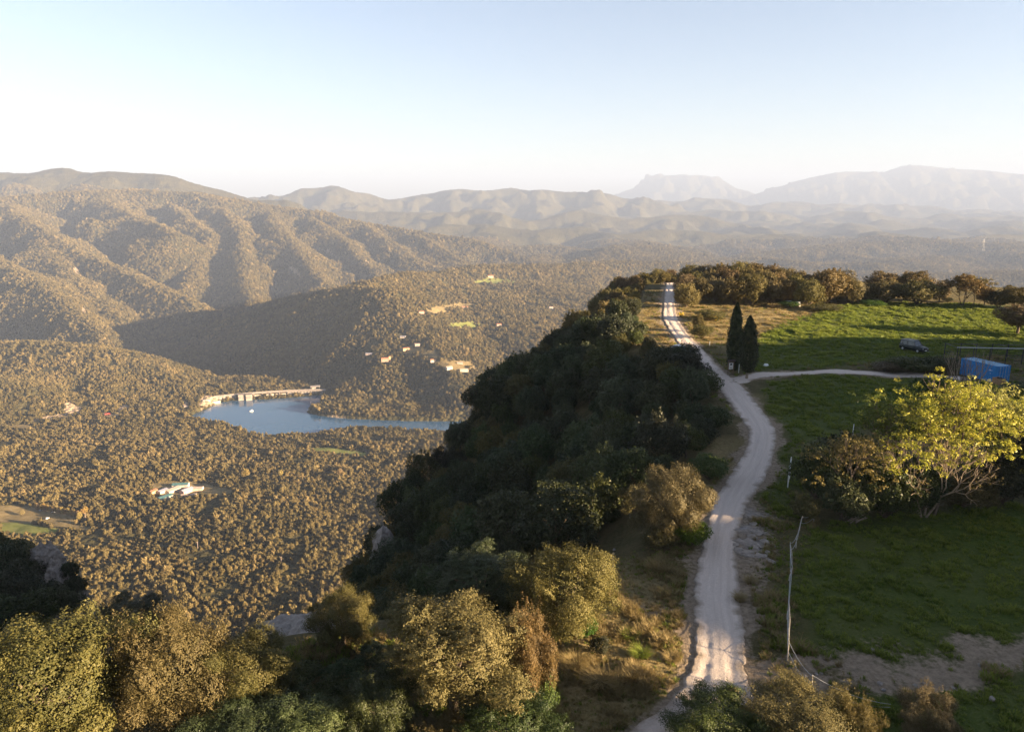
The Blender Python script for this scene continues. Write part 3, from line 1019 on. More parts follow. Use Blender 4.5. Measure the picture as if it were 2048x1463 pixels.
def proto(name, me, mat):
    me.materials.append(mat)
    return bpy.data.objects.new(name, me)


# crown colours in the valley drift from dark evergreen to dry gold with place, and differ tree by tree
def woodmat(name, dark, mid, gold):
    t = NT(name)
    oi = t.n('ObjectInfo')
    rnd = oi.outputs['Random']
    loc = oi.outputs['Location']
    big = t.noise(.0030, loc, 4, .6, .36, .64)
    med = t.noise(.014, loc, 3, .6, .32, .68)
    c = t.mix(t.rng(t.math('ADD', t.math('MULTIPLY', big, .5), t.math('MULTIPLY', rnd, .6)), .1, .8), dark, mid)
    c = t.mix(t.rng(t.math('ADD', t.math('MULTIPLY', med, .7), t.math('MULTIPLY', t.math('FRACT', t.math('MULTIPLY', rnd, 9.7)), .6)), .70, 1.2), c, gold)
    a = t.attr('tint').outputs['Fac']
    c = t.mix(t.math('MULTIPLY', a, .35), c, t.mix(.5, c, gold))
    h = t.n('HueSaturation')
    t.val(h.inputs['Value'], t.rng(t.math('FRACT', t.math('MULTIPLY', rnd, 5.3)), 0, 1, .75, 1.28))
    t.l(c, h.inputs['Color'])
    b = t.bsdf(h.outputs[0], .7, .12, surface=False)
    tr = t.n('BsdfTranslucent')
    t.l(h.outputs[0], tr.inputs[0])
    mx = t.n('MixShader')
    mx.inputs[0].default_value = .2
    t.l(b, mx.inputs[1])
    t.l(tr.outputs[0], mx.inputs[2])
    t.l(mx.outputs[0], t.out.inputs[0])
    return t.m


M_WOOD = woodmat('woodland_leaves', (.060, .053, .021), (.142, .110, .042), (.235, .172, .073))


def far_crown(name, seed, nl, n, leaf, top, low=-.3):
    return crown_mesh(name, seed, nl, n, leaf, .75, low, .6, .30, .46, .45, .85, 0, top)


rngF = np.random.RandomState(12)
cand = []
Yb = np.r_[np.geomspace(520, 1800, 26), np.geomspace(1900, 7000, 30)]
for a, b in zip(Yb[:-1], Yb[1:]):
    ym = (a + b) / 2
    sp_ = 4.9 * max(1, ym / 1500) ** .56
    n = int((b - a) * ym * (KS[-60] - KS[45]) / sp_ ** 2)
    Y = a + (b - a) * rngF.rand(n)
    K = KS[45] + (KS[-60] - KS[45]) * rngF.rand(n)
    cand.append(np.c_[K * Y, Y, np.full(n, sp_ / 6.1)])
cand = np.vstack(cand)
x, y, sz = cand.T
z = zgrid(x, y)
# which points can be seen (with a margin of a tree or two), from the horizon along each bearing
el = (VZ - CZ) / YS[:, None]
hor = np.maximum.accumulate(el, 0)
i = np.clip(np.searchsorted(KS, x / y) - 1, 0, len(KS) - 2)
j = np.clip(np.searchsorted(YS, y) - 1, 0, len(YS) - 2)
vis = (z + 26 - CZ) / y > hor[j, i] - .004
u, v, _ = pix(x, y, z)
# bands hidden for good behind the plateau
vis &= ~((u > 1000) & (v > 640 + np.clip((1300 - u) * 1.2, 0, 900)))
lakeout = ~(inpoly(x, y, LAKE_XY) | (dpoly(x, y, LAKE_XY, True) < 5))
lc = landcover(x, y, z)
thin = noise(x / 60, y / 60, 50) + .6 * noise(x / 23, y / 23, 52)
ok = vis & lakeout & ((lc.sum(1) < .5) | ((rngF.rand(len(x)) < .10) & (lc[:, 2] < .5) & (y > 1500))) & (thin > -.50)
for hx, hy in []:
    pass
FOREST = np.c_[x, y, z, sz][ok]


def finish_forest(clear):
    """plants the forest, leaving the given (x, y, radius) spots open"""
    F = FOREST
    m = np.ones(len(F), bool)
    for cx, cy, r in clear:
        m &= (F[:, 0] - cx) ** 2 + (F[:, 1] - cy) ** 2 > r * r
    F = F[m]
    n = len(F)
    r = np.random.RandomState(3)
    protos = [proto('crown', far_crown('round_crown', 60 + q, 10, 300 if q < 4 else 220, .20, 1.0 + .12 * q), M_WOOD) for q in range(5)]
    protos += [proto('crown', far_crown('tall_crown', 80 + q, 9, 260, .18, 1.7 + .4 * q, -.8), M_WOOD) for q in range(2)]
    pick = r.choice(7, n, p=[.2, .2, .18, .16, .14, .08, .04])
    s = F[:, 3] * (2.5 + 2.7 * r.rand(n) ** 2) * (1 + .55 * noise(F[:, 0] / 45, F[:, 1] / 45, 66))
    s = np.where(F[:, 1] < 1000, s * np.interp(noise(F[:, 0] / 120, F[:, 1] / 120, 60), [-.3, .2], [.75, 1.0]), s)
    zs = np.c_[s, s, s * (.85 + .4 * r.rand(n))]
    pts = np.c_[F[:, 0], F[:, 1], F[:, 2] + zs[:, 2] * .45]
    rot = np.c_[r.randn(n) * .1, r.randn(n) * .1, r.rand(n) * 6.28]
    scatter('forest', pts, zs, rot, pick, protos, kind='stuff', label='mixed evergreen and dry golden woodland covering the valley and hills')
    print('FOREST', n)
# ------------------------------------------------------------------ trees and bushes on the plateau and its wooded slope
M_OAK = leafmat('oak_leaves', (.058, .054, .018), (.105, .090, .029), (.150, .122, .042), .3, .55, .12, .12)
M_OLIVE = leafmat('olive_leaves', (.052, .054, .019), (.094, .087, .029), (.138, .118, .042), .3, .55, .15, .12)
M_DARK = leafmat('shade_darkened_evergreen_leaves', (.019, .028, .010), (.040, .052, .016), (.070, .082, .027), .18, .5, .22, .35)  # dark evergreen, leaf colour darkened further for crowns standing in shade
M_BROWN = leafmat('brown_evergreen_leaves', (.058, .047, .017), (.115, .086, .030), (.180, .130, .050), .2, .55, .2, .2)
M_LUSH = leafmat('fresh_green_leaves', (.030, .060, .008), (.060, .105, .014), (.10, .15, .022), .3, .5, .25)
M_SPRING = leafmat('yellow_spring_leaves', (.16, .175, .024), (.28, .285, .046), (.39, .365, .08), .35, .5, .2, .15)
M_LIME = leafmat('lime_spring_leaves', (.06, .08, .012), (.11, .13, .02), (.17, .18, .03), .35, .5, .2, .15)
M_RUSSET = leafmat('russet_spring_leaves', (.085, .068, .016), (.16, .125, .03), (.24, .18, .05), .35, .5, .2, .15)
M_CYP = leafmat('cypress_leaves', (.016, .024, .008), (.036, .046, .013), (.070, .075, .024), .1, .6, .15, .2)
M_BARK = plain('bark', (.15, .115, .085), .9, .1, var=.5, scale=6)
M_PALEBARK = plain('pale_bark', (.30, .235, .17), .9, .1, var=.4, scale=6)


def trunk_mesh(seed, n=5, bush=False):
    """unit trunk: foot at 0, forks inside a crown of radius 1 centred at height 1"""
    r = random.Random(seed)
    m = MB()
    if not bush:
        m.tube([(0, 0, -.15), (.01, 0, .05), (.03, .02, .35), (.02, .04, .62)], [.11, .085, .07, .06], 7)
    for k in range(n):
        a = 2 * math.pi * (k + r.random() * .6) / n
        z0 = .05 if bush else .45 + .2 * r.random()
        L = .45 + .25 * r.random()
        p0 = Vector((0.02, .02, z0))
        p1 = p0 + Vector((math.cos(a) * L * .45, math.sin(a) * L * .45, L * .5))
        p2 = p0 + Vector((math.cos(a + .3) * L, math.sin(a + .3) * L, L * (.75 + .5 * r.random())))
        m.tube([p0, p1, p2], [.05, .035, .012], 5)
    return m.mesh('trunk')


TRUNK = [trunk_mesh(s) for s in range(3)]
STEMS = [trunk_mesh(9 + s, 6, True) for s in range(2)]
for q in TRUNK + STEMS:
    q.materials.append(M_BARK)

_crowns = {}


def crown(kind, q, mat):
    """crown meshes are shared by all trees of one make"""
    key = (kind, q, mat.name)
    if key not in _crowns:
        if kind == 'near':
            me = crown_mesh('crown', 100 + q, 96, 76000, .0150, .6, -.5, .77, .10, .25, .32, .88)
        elif kind == 'shoots':
            me = crown_mesh('crown', 140 + q, 84, 70000, .0155, .55, -.5, .74, .10, .26, .34, .95, 90)
        elif kind == 'mid':
            me = crown_mesh('crown', 200 + q, 30, 11000, .043, .6, -.5, .68, .18, .38, .6, .9)
        elif kind == 'midshoots':
            me = crown_mesh('crown', 240 + q, 26, 10000, .043, .55, -.5, .64, .18, .36, .6, 1.0, 36)
        elif kind == 'bush':
            me = crown_mesh('crown', 280 + q, 24, 9000, .045, .6, -.15, .66, .2, .4, .7, .9)
        elif kind == 'open':
            me = crown_mesh('crown', 300 + q, 20, 4200, .045, .6, -.2, .78, .12, .26, .7, .7)
        me.materials.append(mat)
        _crowns[key] = me
    return _crowns[key]


_tree_rng = random.Random(77)


def tree(name, x, y, z, r, zc, rz, kind, q, mat, label, group=None, cat='tree', bush=False):
    """thing > trunk, crown: crown of radius r (rz upward) centred zc above the foot"""
    root = empty(name, (x, y, z), 0, label=label, cat=cat, group=group)
    a = _tree_rng.random() * 6.28
    c = bpy.data.objects.new('crown', crown(kind, q, mat))
    COL.objects.link(c)
    c.parent = root
    c.location = (0, 0, zc)
    c.scale = (r, r * (.9 + .2 * _tree_rng.random()), rz)
    c.rotation_euler = (_tree_rng.uniform(-.08, .08), _tree_rng.uniform(-.08, .08), a)
    tk = bpy.data.objects.new('stems' if bush else 'trunk', (STEMS if bush else TRUNK)[q % (2 if bush else 3)])
    COL.objects.link(tk)
    tk.parent = root
    tk.scale = (r * .8, r * .8, zc)
    tk.rotation_euler = (0, 0, a)
    return root


def foot(u, v):
    z = 0.0
    for _ in range(6):
        p = G(u, v, z)
        z = .5 * z + .5 * float(zg(p[0], p[1]))
    return float(p[0]), float(p[1]), float(zg(p[0], p[1]))


def by_base(name, u, vb, w, h, kind, q, mat, label, group=None, cat='tree', bush=False, sink=.25):
    """tree given by its foot, width and height in pixels of the photograph"""
    x, y, z = foot(u, vb)
    d = y * cp - (z - CZ) * sp
    r = w / 2 * d / 1450 * 1.02
    H = h * d / 1450 / math.cos(math.atan2(CZ - z, y)) * 1.0
    rz = H * (.52 if bush else .45)
    return tree(name, x, y, z - sink * .5, r, H - rz * .98 + sink * .5, rz, kind, q, mat, label, group, cat, bush)


def by_crown(name, u, v, rw, rh, Y, kind, q, mat, label, group=None, cat='tree', bush=False):
    """tree given by the middle of its crown in the photograph and its distance"""
    Y += 3
    while True:                                       # come nearer until the crown clears the ground it stands on
        p = P(u, v, Y)
        z = float(zg(p[0], p[1]))
        d = Y * cp - (p[2] - CZ) * sp
        if p[2] - z > rh * d / 1450 * (.85 if bush else 1.02) or Y < 22:
            break
        Y -= .2
    return tree(name, p[0], p[1], z, 1.1 * rw * d / 1450, max(p[2] - z, .4), rh * d / 1450 * 1.08, kind, q, mat, label, group, cat, bush)


# foreground evergreen oaks catching the low sun
by_crown('oak_tree', 105, 1365, 165, 150, 35.5, 'near', 0, M_OLIVE, 'broad sunlit oak filling the bottom left corner of the picture')
by_crown('oak_tree', 338, 1345, 112, 122, 36.5, 'shoots', 0, M_OAK, 'sunlit oak with upright pale shoots, second from the left corner in the foreground')
by_crown('oak_tree', 495, 1342, 92, 84, 37.5, 'near', 1, M_OLIVE, 'smooth rounded olive oak beside the pale rock ledge, left of it')
by_crown('oak_tree', 683, 1236, 68, 56, 37.2, 'near', 2, M_OLIVE, 'small golden oak standing alone on the cliff edge above the rock ledge')
by_crown('oak_tree', 908, 1300, 138, 116, 29.5, 'near', 3, M_OAK, 'big domed golden oak in the foreground, largest one left of the grassy verge')
by_crown('oak_tree', 1062, 1325, 52, 92, 38.5, 'shoots', 1, M_BROWN, 'slim brown oak with a leafy green foot hugging the right of the big domed oak')
by_crown('oak_tree', 1130, 1185, 106, 98, 48.5, 'near', 0, M_OAK, 'sunlit golden oak at the top of the grassy verge, left of the track')
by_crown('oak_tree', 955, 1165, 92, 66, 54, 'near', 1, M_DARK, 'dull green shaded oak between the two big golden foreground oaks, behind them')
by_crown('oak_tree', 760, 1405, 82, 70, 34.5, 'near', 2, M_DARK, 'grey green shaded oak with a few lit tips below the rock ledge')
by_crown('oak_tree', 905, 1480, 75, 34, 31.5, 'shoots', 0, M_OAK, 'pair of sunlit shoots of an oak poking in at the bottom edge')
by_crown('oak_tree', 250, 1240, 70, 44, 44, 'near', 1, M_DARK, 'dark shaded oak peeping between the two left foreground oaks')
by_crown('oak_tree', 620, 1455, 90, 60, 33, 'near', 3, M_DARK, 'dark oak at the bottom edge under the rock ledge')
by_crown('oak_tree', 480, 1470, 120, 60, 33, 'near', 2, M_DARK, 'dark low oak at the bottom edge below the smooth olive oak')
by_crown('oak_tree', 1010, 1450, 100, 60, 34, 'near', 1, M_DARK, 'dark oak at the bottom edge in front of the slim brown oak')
by_crown('green_shrub', 1085, 1395, 30, 44, 37.2, 'bush', 0, M_LUSH, 'bright green leafy shrub at the foot of the slim brown oak', cat='shrub', bush=True)
by_crown('green_shrub', 1165, 1250, 24, 36, 47, 'bush', 1, M_LUSH, 'yellow green shrub at the foot of the golden oak by the verge', cat='shrub', bush=True)
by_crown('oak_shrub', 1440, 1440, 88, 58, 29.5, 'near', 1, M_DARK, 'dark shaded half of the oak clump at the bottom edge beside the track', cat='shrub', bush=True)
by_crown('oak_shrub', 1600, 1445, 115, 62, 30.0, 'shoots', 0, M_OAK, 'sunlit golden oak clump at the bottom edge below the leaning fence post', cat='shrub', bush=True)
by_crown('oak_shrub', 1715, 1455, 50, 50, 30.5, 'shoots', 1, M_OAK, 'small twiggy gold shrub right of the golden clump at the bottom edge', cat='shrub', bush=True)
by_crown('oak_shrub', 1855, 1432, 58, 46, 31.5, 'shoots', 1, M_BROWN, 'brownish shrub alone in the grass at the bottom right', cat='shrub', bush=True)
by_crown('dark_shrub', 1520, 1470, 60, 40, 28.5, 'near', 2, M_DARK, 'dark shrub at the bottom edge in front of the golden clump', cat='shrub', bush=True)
by_crown('oak_tree', 1346, 1005, 74, 76, 61, 'near', 3, M_BROWN, 'brown gold oak standing on the left edge of the track halfway up')
by_base('green_shrub', 1418, 958, 78, 48, 'bush', 0, M_LUSH, 'bright green round bush left of the track behind the brown gold oak', None, 'shrub', True)
by_base('green_shrub', 1385, 1088, 60, 46, 'bush', 1, M_LUSH, 'low green bush at the right foot of the brown gold oak', None, 'shrub', True)
by_base('green_shrub', 1318, 1098, 60, 40, 'bush', 1, M_OLIVE, 'low dull bush at the left foot of the brown gold oak', None, 'shrub', True)

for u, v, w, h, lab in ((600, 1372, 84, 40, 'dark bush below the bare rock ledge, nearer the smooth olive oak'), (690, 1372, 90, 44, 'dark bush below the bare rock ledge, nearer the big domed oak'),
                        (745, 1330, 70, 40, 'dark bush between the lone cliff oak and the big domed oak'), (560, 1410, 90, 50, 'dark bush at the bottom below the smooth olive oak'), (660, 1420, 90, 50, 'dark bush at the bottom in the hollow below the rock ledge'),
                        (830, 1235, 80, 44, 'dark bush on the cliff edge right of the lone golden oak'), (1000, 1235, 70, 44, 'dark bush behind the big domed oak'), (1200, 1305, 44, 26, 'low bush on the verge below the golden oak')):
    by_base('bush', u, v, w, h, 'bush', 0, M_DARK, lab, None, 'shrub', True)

# the tall pair of cypresses
def cypress_mesh(name, seed, slim):
    r = np.random.RandomState(seed)
    n = 9000
    h = r.rand(n) ** .85
    prof = np.interp(h, [0, .04, .15, .35, .6, .8, .93, 1.0], [.3, .7, .95, 1.0, .90, .64, .32, .04])
    a = r.rand(n) * 6.283
    lump = .92 + .22 * noise(a * 1.6, h * 9, seed) + .10 * noise(a * 4, h * 24, seed + 4)
    rad = prof * lump * (1 - .25 * r.rand(n) ** 2 + .10 * r.randn(n))
    bend = .10 * np.sin(h * 2.2 + seed)
    C = np.c_[np.cos(a) * rad * slim + bend * slim, np.sin(a) * rad * slim, h]
    N = np.c_[np.cos(a), np.sin(a), np.full(n, .35)]
    V, Q = rhombs(C, N, .016, .5, r, .45)
    tint = np.clip(.5 * r.rand(n) + .5 * (.5 + noise(a * 2, h * 14, seed + 9)), 0, 1)
    me = quadmesh(name, V, Q, {'tint': ('FLOAT', 'FACE', tint)})
    me.materials.append(M_CYP)
    return me


for (u, vb, w, h, lift, sd, lab) in ((1467, 744, 29, 136, .3, 3, 'taller dark cypress with the notice board at its foot'),
                                      (1493, 757, 35, 124, 1.0, 8, 'shorter cypress with bare trunk foot at the mouth of the side path')):
    x, y, z = foot(u, vb)
    d = y * cp - (z - CZ) * sp
    H = h * d / 1450 / cp
    root = empty('cypress_tree', (x, y, z), 0, label=lab, cat='tree', group='pair of cypresses at the fork')
    c = link('crown', cypress_mesh('cypress_crown', sd, w / 2 / (h - lift * 12)), None, root)
    c.location = (0, 0, lift)
    c.scale = (H - lift,) * 3
    tk = MB().tube([(0, 0, -.2), (.02, 0, lift * .6), (.03, 0, H * .5)], [.24, .19, .08], 8).build('trunk', M_PALEBARK, root)

# dark wood covering the slope between the track and the cliff
def spaced(x0, x1, y0, y1, spacing, seed, test, tries=30000):
    r = np.random.RandomState(seed)
    pts = []
    X = x0 + (x1 - x0) * r.rand(tries)
    Y = y0 + (y1 - y0) * r.rand(tries)
    ok = test(X, Y)
    for px, py in zip(X[ok], Y[ok]):
        s = spacing(px, py)
        if all((px - a) ** 2 + (py - b) ** 2 > s * s for a, b in pts):
            pts.append((px, py))
    return pts


def on_slope(X, Y):
    dc = dpoly(X, Y, [p[:2] for p in C_EDGE])
    dt = dpoly(X, Y, T_EDGE)
    ins = inpoly(X, Y, C_POLY) & ~inpoly(X, Y, T_POLY)
    return (ins | (dc < 1.5)) & (dt > np.where(Y > 150, .3, 1.2)) & (Y > 57)


SLOPE = spaced(-30, 62, 57, 245, lambda a, b: 3.7 if b < 150 else 3.4, 5, on_slope)
rs = random.Random(4)
n_sl = 0
for (x, y) in SLOPE:
    z = float(zg(x, y))
    s = .447 * x + .894 * y
    big = rs.random()
    r = (1.7 + 1.7 * big ** 1.4) * (1.0 if y < 150 else .9)
    if float(dpoly(np.array([x]), np.array([y]), T_EDGE)[0]) < 4:
        r *= .75
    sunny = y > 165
    mat = rs.choice([M_OAK, M_BROWN, M_OAK, M_OLIVE] if sunny else [M_DARK, M_DARK, M_DARK, M_DARK, M_OLIVE])  # shaded trees get the leaves with shade put into their colour
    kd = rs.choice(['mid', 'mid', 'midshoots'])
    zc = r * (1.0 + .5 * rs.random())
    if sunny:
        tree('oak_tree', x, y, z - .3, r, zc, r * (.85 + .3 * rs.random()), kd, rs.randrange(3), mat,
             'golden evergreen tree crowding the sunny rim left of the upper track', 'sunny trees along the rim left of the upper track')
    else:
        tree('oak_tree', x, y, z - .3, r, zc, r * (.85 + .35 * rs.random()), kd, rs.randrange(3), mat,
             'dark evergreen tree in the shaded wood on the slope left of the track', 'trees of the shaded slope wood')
    n_sl += 1
print('SLOPE TREES', n_sl)

# dark trees on the rock shoulder at the left edge
for k, (u, v, rw, Y, lab) in enumerate([(15, 1122, 42, 97, 'dark tree on top of the rock shoulder cut by the left edge'), (62, 1138, 30, 98, 'dark tree on the rock shoulder beside the pale crag'),
                                         (112, 1150, 20, 99, 'small dark tree hanging over the pale crag of the rock shoulder'), (30, 1180, 50, 90, 'lowest dark tree on the near side of the rock shoulder'),
                                         (100, 1195, 36, 92, 'dark bush below the pale crag of the rock shoulder'), (-30, 1105, 46, 100, 'dark tree on the rock shoulder, just cut off by the left edge'),
                                         (140, 1138, 18, 98, 'small bush clinging to the upper face of the rock shoulder'), (152, 1172, 22, 97, 'bush clinging to the lower face of the rock shoulder'), (128, 1180, 22, 98, 'bush in the middle of the rock shoulder face'),
                                         (135, 1205, 30, 91, 'dark shrub at the lowest right tip of the rock shoulder'), (70, 1225, 48, 86, 'dark tree at the foot of the rock shoulder behind the left foreground oak'), (0, 1235, 50, 84, 'dark tree at the foot of the rock shoulder at the left edge')]):
    p = P(u, v, Y)
    d = Y * cp - (p[2] - CZ) * sp
    z = float(zg(p[0], p[1]))
    zf_ = max(min(z, p[2] - .5), p[2] - 1.6 * rw * d / 1450)
    tree('oak_tree', p[0], p[1], zf_, rw * d / 1450, p[2] - zf_, rw * d / 1450, 'mid', k % 3, M_DARK, lab)

# wooded knoll and the row of trees beyond the big field: (foot column, foot row, width, height, kind)
ORD = ['first', 'second', 'third', 'fourth', 'fifth', 'sixth', 'seventh', 'eighth', 'ninth', 'tenth', 'eleventh', 'twelfth']
rows = [('front row of the wooded knoll', [(1372, 614, 48, 44), (1398, 606, 56, 48), (1432, 603, 50, 46), (1468, 608, 58, 50), (1502, 609, 58, 58), (1540, 607, 50, 44), (1574, 604, 46, 44), (1617, 612, 58, 50), (1652, 606, 76, 62), (1694, 604, 56, 40)]),
        ('middle row of the wooded knoll', [(1368, 594, 40, 44), (1392, 590, 50, 44), (1424, 588, 50, 44), (1456, 590, 54, 50), (1490, 591, 58, 52), (1524, 592, 56, 50), (1556, 594, 54, 46), (1588, 596, 48, 44), (1640, 594, 60, 50), (1676, 592, 60, 48)]),
        ('back row of the wooded knoll', [(1376, 572, 44, 40), (1408, 574, 48, 42), (1440, 574, 54, 44), (1474, 575, 56, 48), (1508, 575, 56, 46), (1538, 577, 52, 44), (1566, 580, 50, 42), (1598, 582, 46, 38), (1656, 584, 60, 42)])]
for rname, lst in rows:
    for k, (u, vb, w, h) in enumerate(lst):
        by_base('oak_tree', u, vb, w, h * 1.05, ['mid', 'mid', 'midshoots'][k % 3], k % 3, [M_OAK, M_BROWN, M_BROWN][(k * 2 + len(lst)) % 3],
                f'golden brown evergreen, {ORD[k]} from the track in the {rname}', 'trees of the wooded knoll', 'tree', True)
for (u, vb, w, h, kd, mt, lab, bush) in [
        (1766, 590, 74, 46, 'mid', M_BROWN, 'domed evergreen behind the near ball shaped one at the far edge of the field', False),
        (1770, 606, 66, 46, 'bush', M_OAK, 'ball shaped evergreen bush at the far edge of the green field', True),
        (1826, 592, 70, 50, 'mid', M_BROWN, 'taller rounded evergreen at the back of the pair right of the ball shaped bush', False),
        (1834, 610, 80, 50, 'bush', M_OAK, 'wide two humped evergreen bush at the far edge of the green field', True),
        (1878, 603, 42, 40, 'mid', M_BROWN, 'small round headed tree right of the wide two humped bush', False),
        (1728, 604, 40, 22, 'bush', M_OAK, 'low bush in the gap between the knoll and the ball shaped evergreen', True),
        (1745, 612, 44, 12, 'bush', M_LUSH, 'low bright green scrub on the field edge below the ball shaped evergreen', True),
        (1650, 620, 60, 12, 'bush', M_OLIVE, 'low scrub at the corner of the field below the knoll', True),
        (1895, 604, 22, 10, 'bush', M_DARK, 'tiny dark cushion bush left of the spreading tree', True),
        (1968, 612, 34, 40, 'mid', M_BROWN, 'thin tree between the spreading tree and the dark clump at the field edge', False),
        (1996, 616, 42, 36, 'bush', M_DARK, 'dark bush left of the clump at the right end of the tree row', True),
        (2026, 620, 64, 48, 'mid', M_OAK, 'dark clump of evergreens at the right end of the tree row', False),
        (2070, 622, 60, 48, 'mid', M_BROWN, 'evergreen cut by the right edge at the end of the tree row', False),
        (2034, 666, 84, 58, 'mid', M_BROWN, 'big dark tree at the right edge, nearer than the tree row', False),
        (2085, 672, 84, 58, 'mid', M_BROWN, 'companion of the big dark tree, mostly outside the right edge', False)]:
    by_base('evergreen_bush' if bush else 'oak_tree', u, vb, w, h, kd, 1 if bush else 2, mt, lab, 'trees along the far edge of the green field', 'shrub' if bush else 'tree', bush)
# trees further along that edge, outside the frame, whose shadows streak across the sunlit field
for k, (x, y, r) in enumerate([(122, 120, 2.6), (131, 113, 2.4), (139, 134, 2.8)]):
    tree('oak_tree', x, y, float(zg(x, y)), r, 4.6, 2.6, 'mid', k % 3, M_BROWN, 'tree standing outside the frame beyond the big dark tree', 'trees outside the frame at the right')

# bushes on the dry ground right of the upper track and round the path
for (u, vb, w, h, mt, lab) in [
        (1422, 640, 62, 20, M_OLIVE, 'long low bush on the dry grass right of the upper track'),
        (1404, 676, 46, 26, M_OLIVE, 'rounded bush on the dry grass beside the upper track'),
        (1398, 664, 24, 34, M_OAK, 'upright bush sticking up behind the rounded one by the upper track'),
        (1520, 612, 24, 10, M_OAK, 'small tuft like bush on the dry grass below the knoll'),
        (1542, 616, 18, 8, M_BROWN, 'tiny bush on the dry grass below the white boxes'),
        (1615, 620, 20, 10, M_OAK, 'small bush at the edge of the dry grass and green field'),
        (1578, 615, 36, 14, M_LUSH, 'green bush hiding the foot of the white boxes'),
        (1782, 742, 70, 18, M_BROWN, 'dry brown bramble heap beside the side path'),
        (1822, 742, 74, 28, M_DARK, 'dark bramble hedge beside the side path, left of the container'),
        (1866, 742, 60, 30, M_DARK, 'dark bush at the end of the hedge next to the container'),
        (1895, 740, 50, 24, M_DARK, 'dark bush pressed against the left end of the container'),
        (1868, 796, 96, 40, M_LUSH, 'large dim green thicket in front of the container, left part'),
        (1925, 806, 110, 40, M_BROWN, 'brownish thicket in front of the container, middle part'),
        (1985, 812, 100, 32, M_LUSH, 'low green thicket in front of the crate'),
        (2045, 806, 90, 40, M_DARK, 'dark thicket at the right edge behind the yellow trees'),
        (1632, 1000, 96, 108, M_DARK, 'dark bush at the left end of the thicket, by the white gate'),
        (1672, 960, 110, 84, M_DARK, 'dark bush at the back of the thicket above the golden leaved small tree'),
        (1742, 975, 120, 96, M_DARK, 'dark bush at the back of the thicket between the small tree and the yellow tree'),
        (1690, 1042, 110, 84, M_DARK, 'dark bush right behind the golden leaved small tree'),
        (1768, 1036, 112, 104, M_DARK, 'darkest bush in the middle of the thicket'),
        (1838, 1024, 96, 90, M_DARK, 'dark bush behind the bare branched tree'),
        (1610, 1042, 60, 50, M_OLIVE, 'low olive bush at the near left corner of the thicket'),
        (1925, 1012, 110, 60, M_OLIVE, 'low bush under the yellow trees'),
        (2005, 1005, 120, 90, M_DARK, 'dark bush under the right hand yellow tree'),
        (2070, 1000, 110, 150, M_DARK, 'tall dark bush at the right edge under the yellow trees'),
        (1428, 862, 58, 52, M_DARK, 'dark round bush at the left edge of the track near the bend'),
        (1402, 890, 56, 54, M_DARK, 'dark bush just down the slope from the bend in the track'),
        (1372, 870, 50, 50, M_OLIVE, 'broom like bush on the bare bank left of the bend'),
        (1368, 768, 90, 66, M_DARK, 'big dark bush hiding the parked cars at the left of the track'),
        (1405, 790, 60, 50, M_DARK, 'dark bush at the fork, left edge of the track'),
        (1340, 735, 70, 44, M_DARK, 'dark bush beside the lit bank at the left of the track')]:
    by_base('bush', u, vb, w, h, 'bush', _tree_rng.randrange(2), mt, lab, None, 'shrub', True)


# branching trees seen through their leaves
def skeleton(seed, H, spread, levels=4, stems=1, up=.55, kids=3):
    r = random.Random(seed)
    m, tips, segs = MB(), [], []

    def grow(p, d, L, rad, lev):
        mid = p + d * L * .5 + Vector((r.uniform(-1, 1), r.uniform(-1, 1), r.uniform(-.3, .6))) * L * .10
        q = p + d * L
        m.tube([p, mid, q], [rad, rad * .85, rad * .66], 6 if lev < 2 else 4, cap=lev == 0)
        segs.append((p, q, rad))
        if lev >= levels:
            tips.append((q, d))
            return
        for k in range(kids if lev else kids + 1):
            a = 2 * math.pi * (k + r.random()) / kids
            o = d.orthogonal().normalized()
            o.rotate(Matrix.Rotation(a, 3, d).to_quaternion())
            nd = (d + o * spread * r.uniform(.6, 1.2) + Vector((0, 0, up * .5))).normalized()
            grow(q, nd, L * r.uniform(.62, .82), max(rad * .62, .016), lev + 1)
        if lev >= 2 or r.random() < .3:
            tips.append((q, d))
    for s in range(stems):
        a = 6.28 * s / stems + r.random()
        t_ = .12 if stems == 1 else .42
        grow(Vector((math.cos(a) * .15 * (stems > 1), math.sin(a) * .15 * (stems > 1), -.2)), Vector((math.cos(a) * t_, math.sin(a) * t_, 1)).normalized(), H * .33, H * .013, 0)
    return m, tips


def leaf_tufts(name, tips, seed, rosette, n, leaf, droop=.4, mat=None):
    """rosettes of leaves round the twig ends"""
    rg = np.random.RandomState(seed)
    Cs, Ns, T = [], [], []
    for q, d in tips:
        for _ in range(rg.randint(1, 3)):
            c = np.array(q) + rg.randn(3) * rosette * .9
            k = rg.randn(n, 3)
            k[:, 2] = np.abs(k[:, 2]) * .7 - .15
            k /= np.linalg.norm(k, axis=1)[:, None]
            Cs.append(c + k * rosette * (.5 + .5 * rg.rand(n))[:, None] - np.c_[np.zeros((n, 2)), droop * rosette * rg.rand(n)])
            Ns.append(k * .8 + [0, 0, .7])
            T.append(np.clip(rg.rand() * .5 + .5 * rg.rand(n), 0, 1))
    V, Q = rhombs(np.vstack(Cs), np.vstack(Ns), leaf, .5, rg, .3)
    me = quadmesh(name, V, Q, {'tint': ('FLOAT', 'FACE', np.concatenate(T))})
    me.materials.append(mat)
    return me


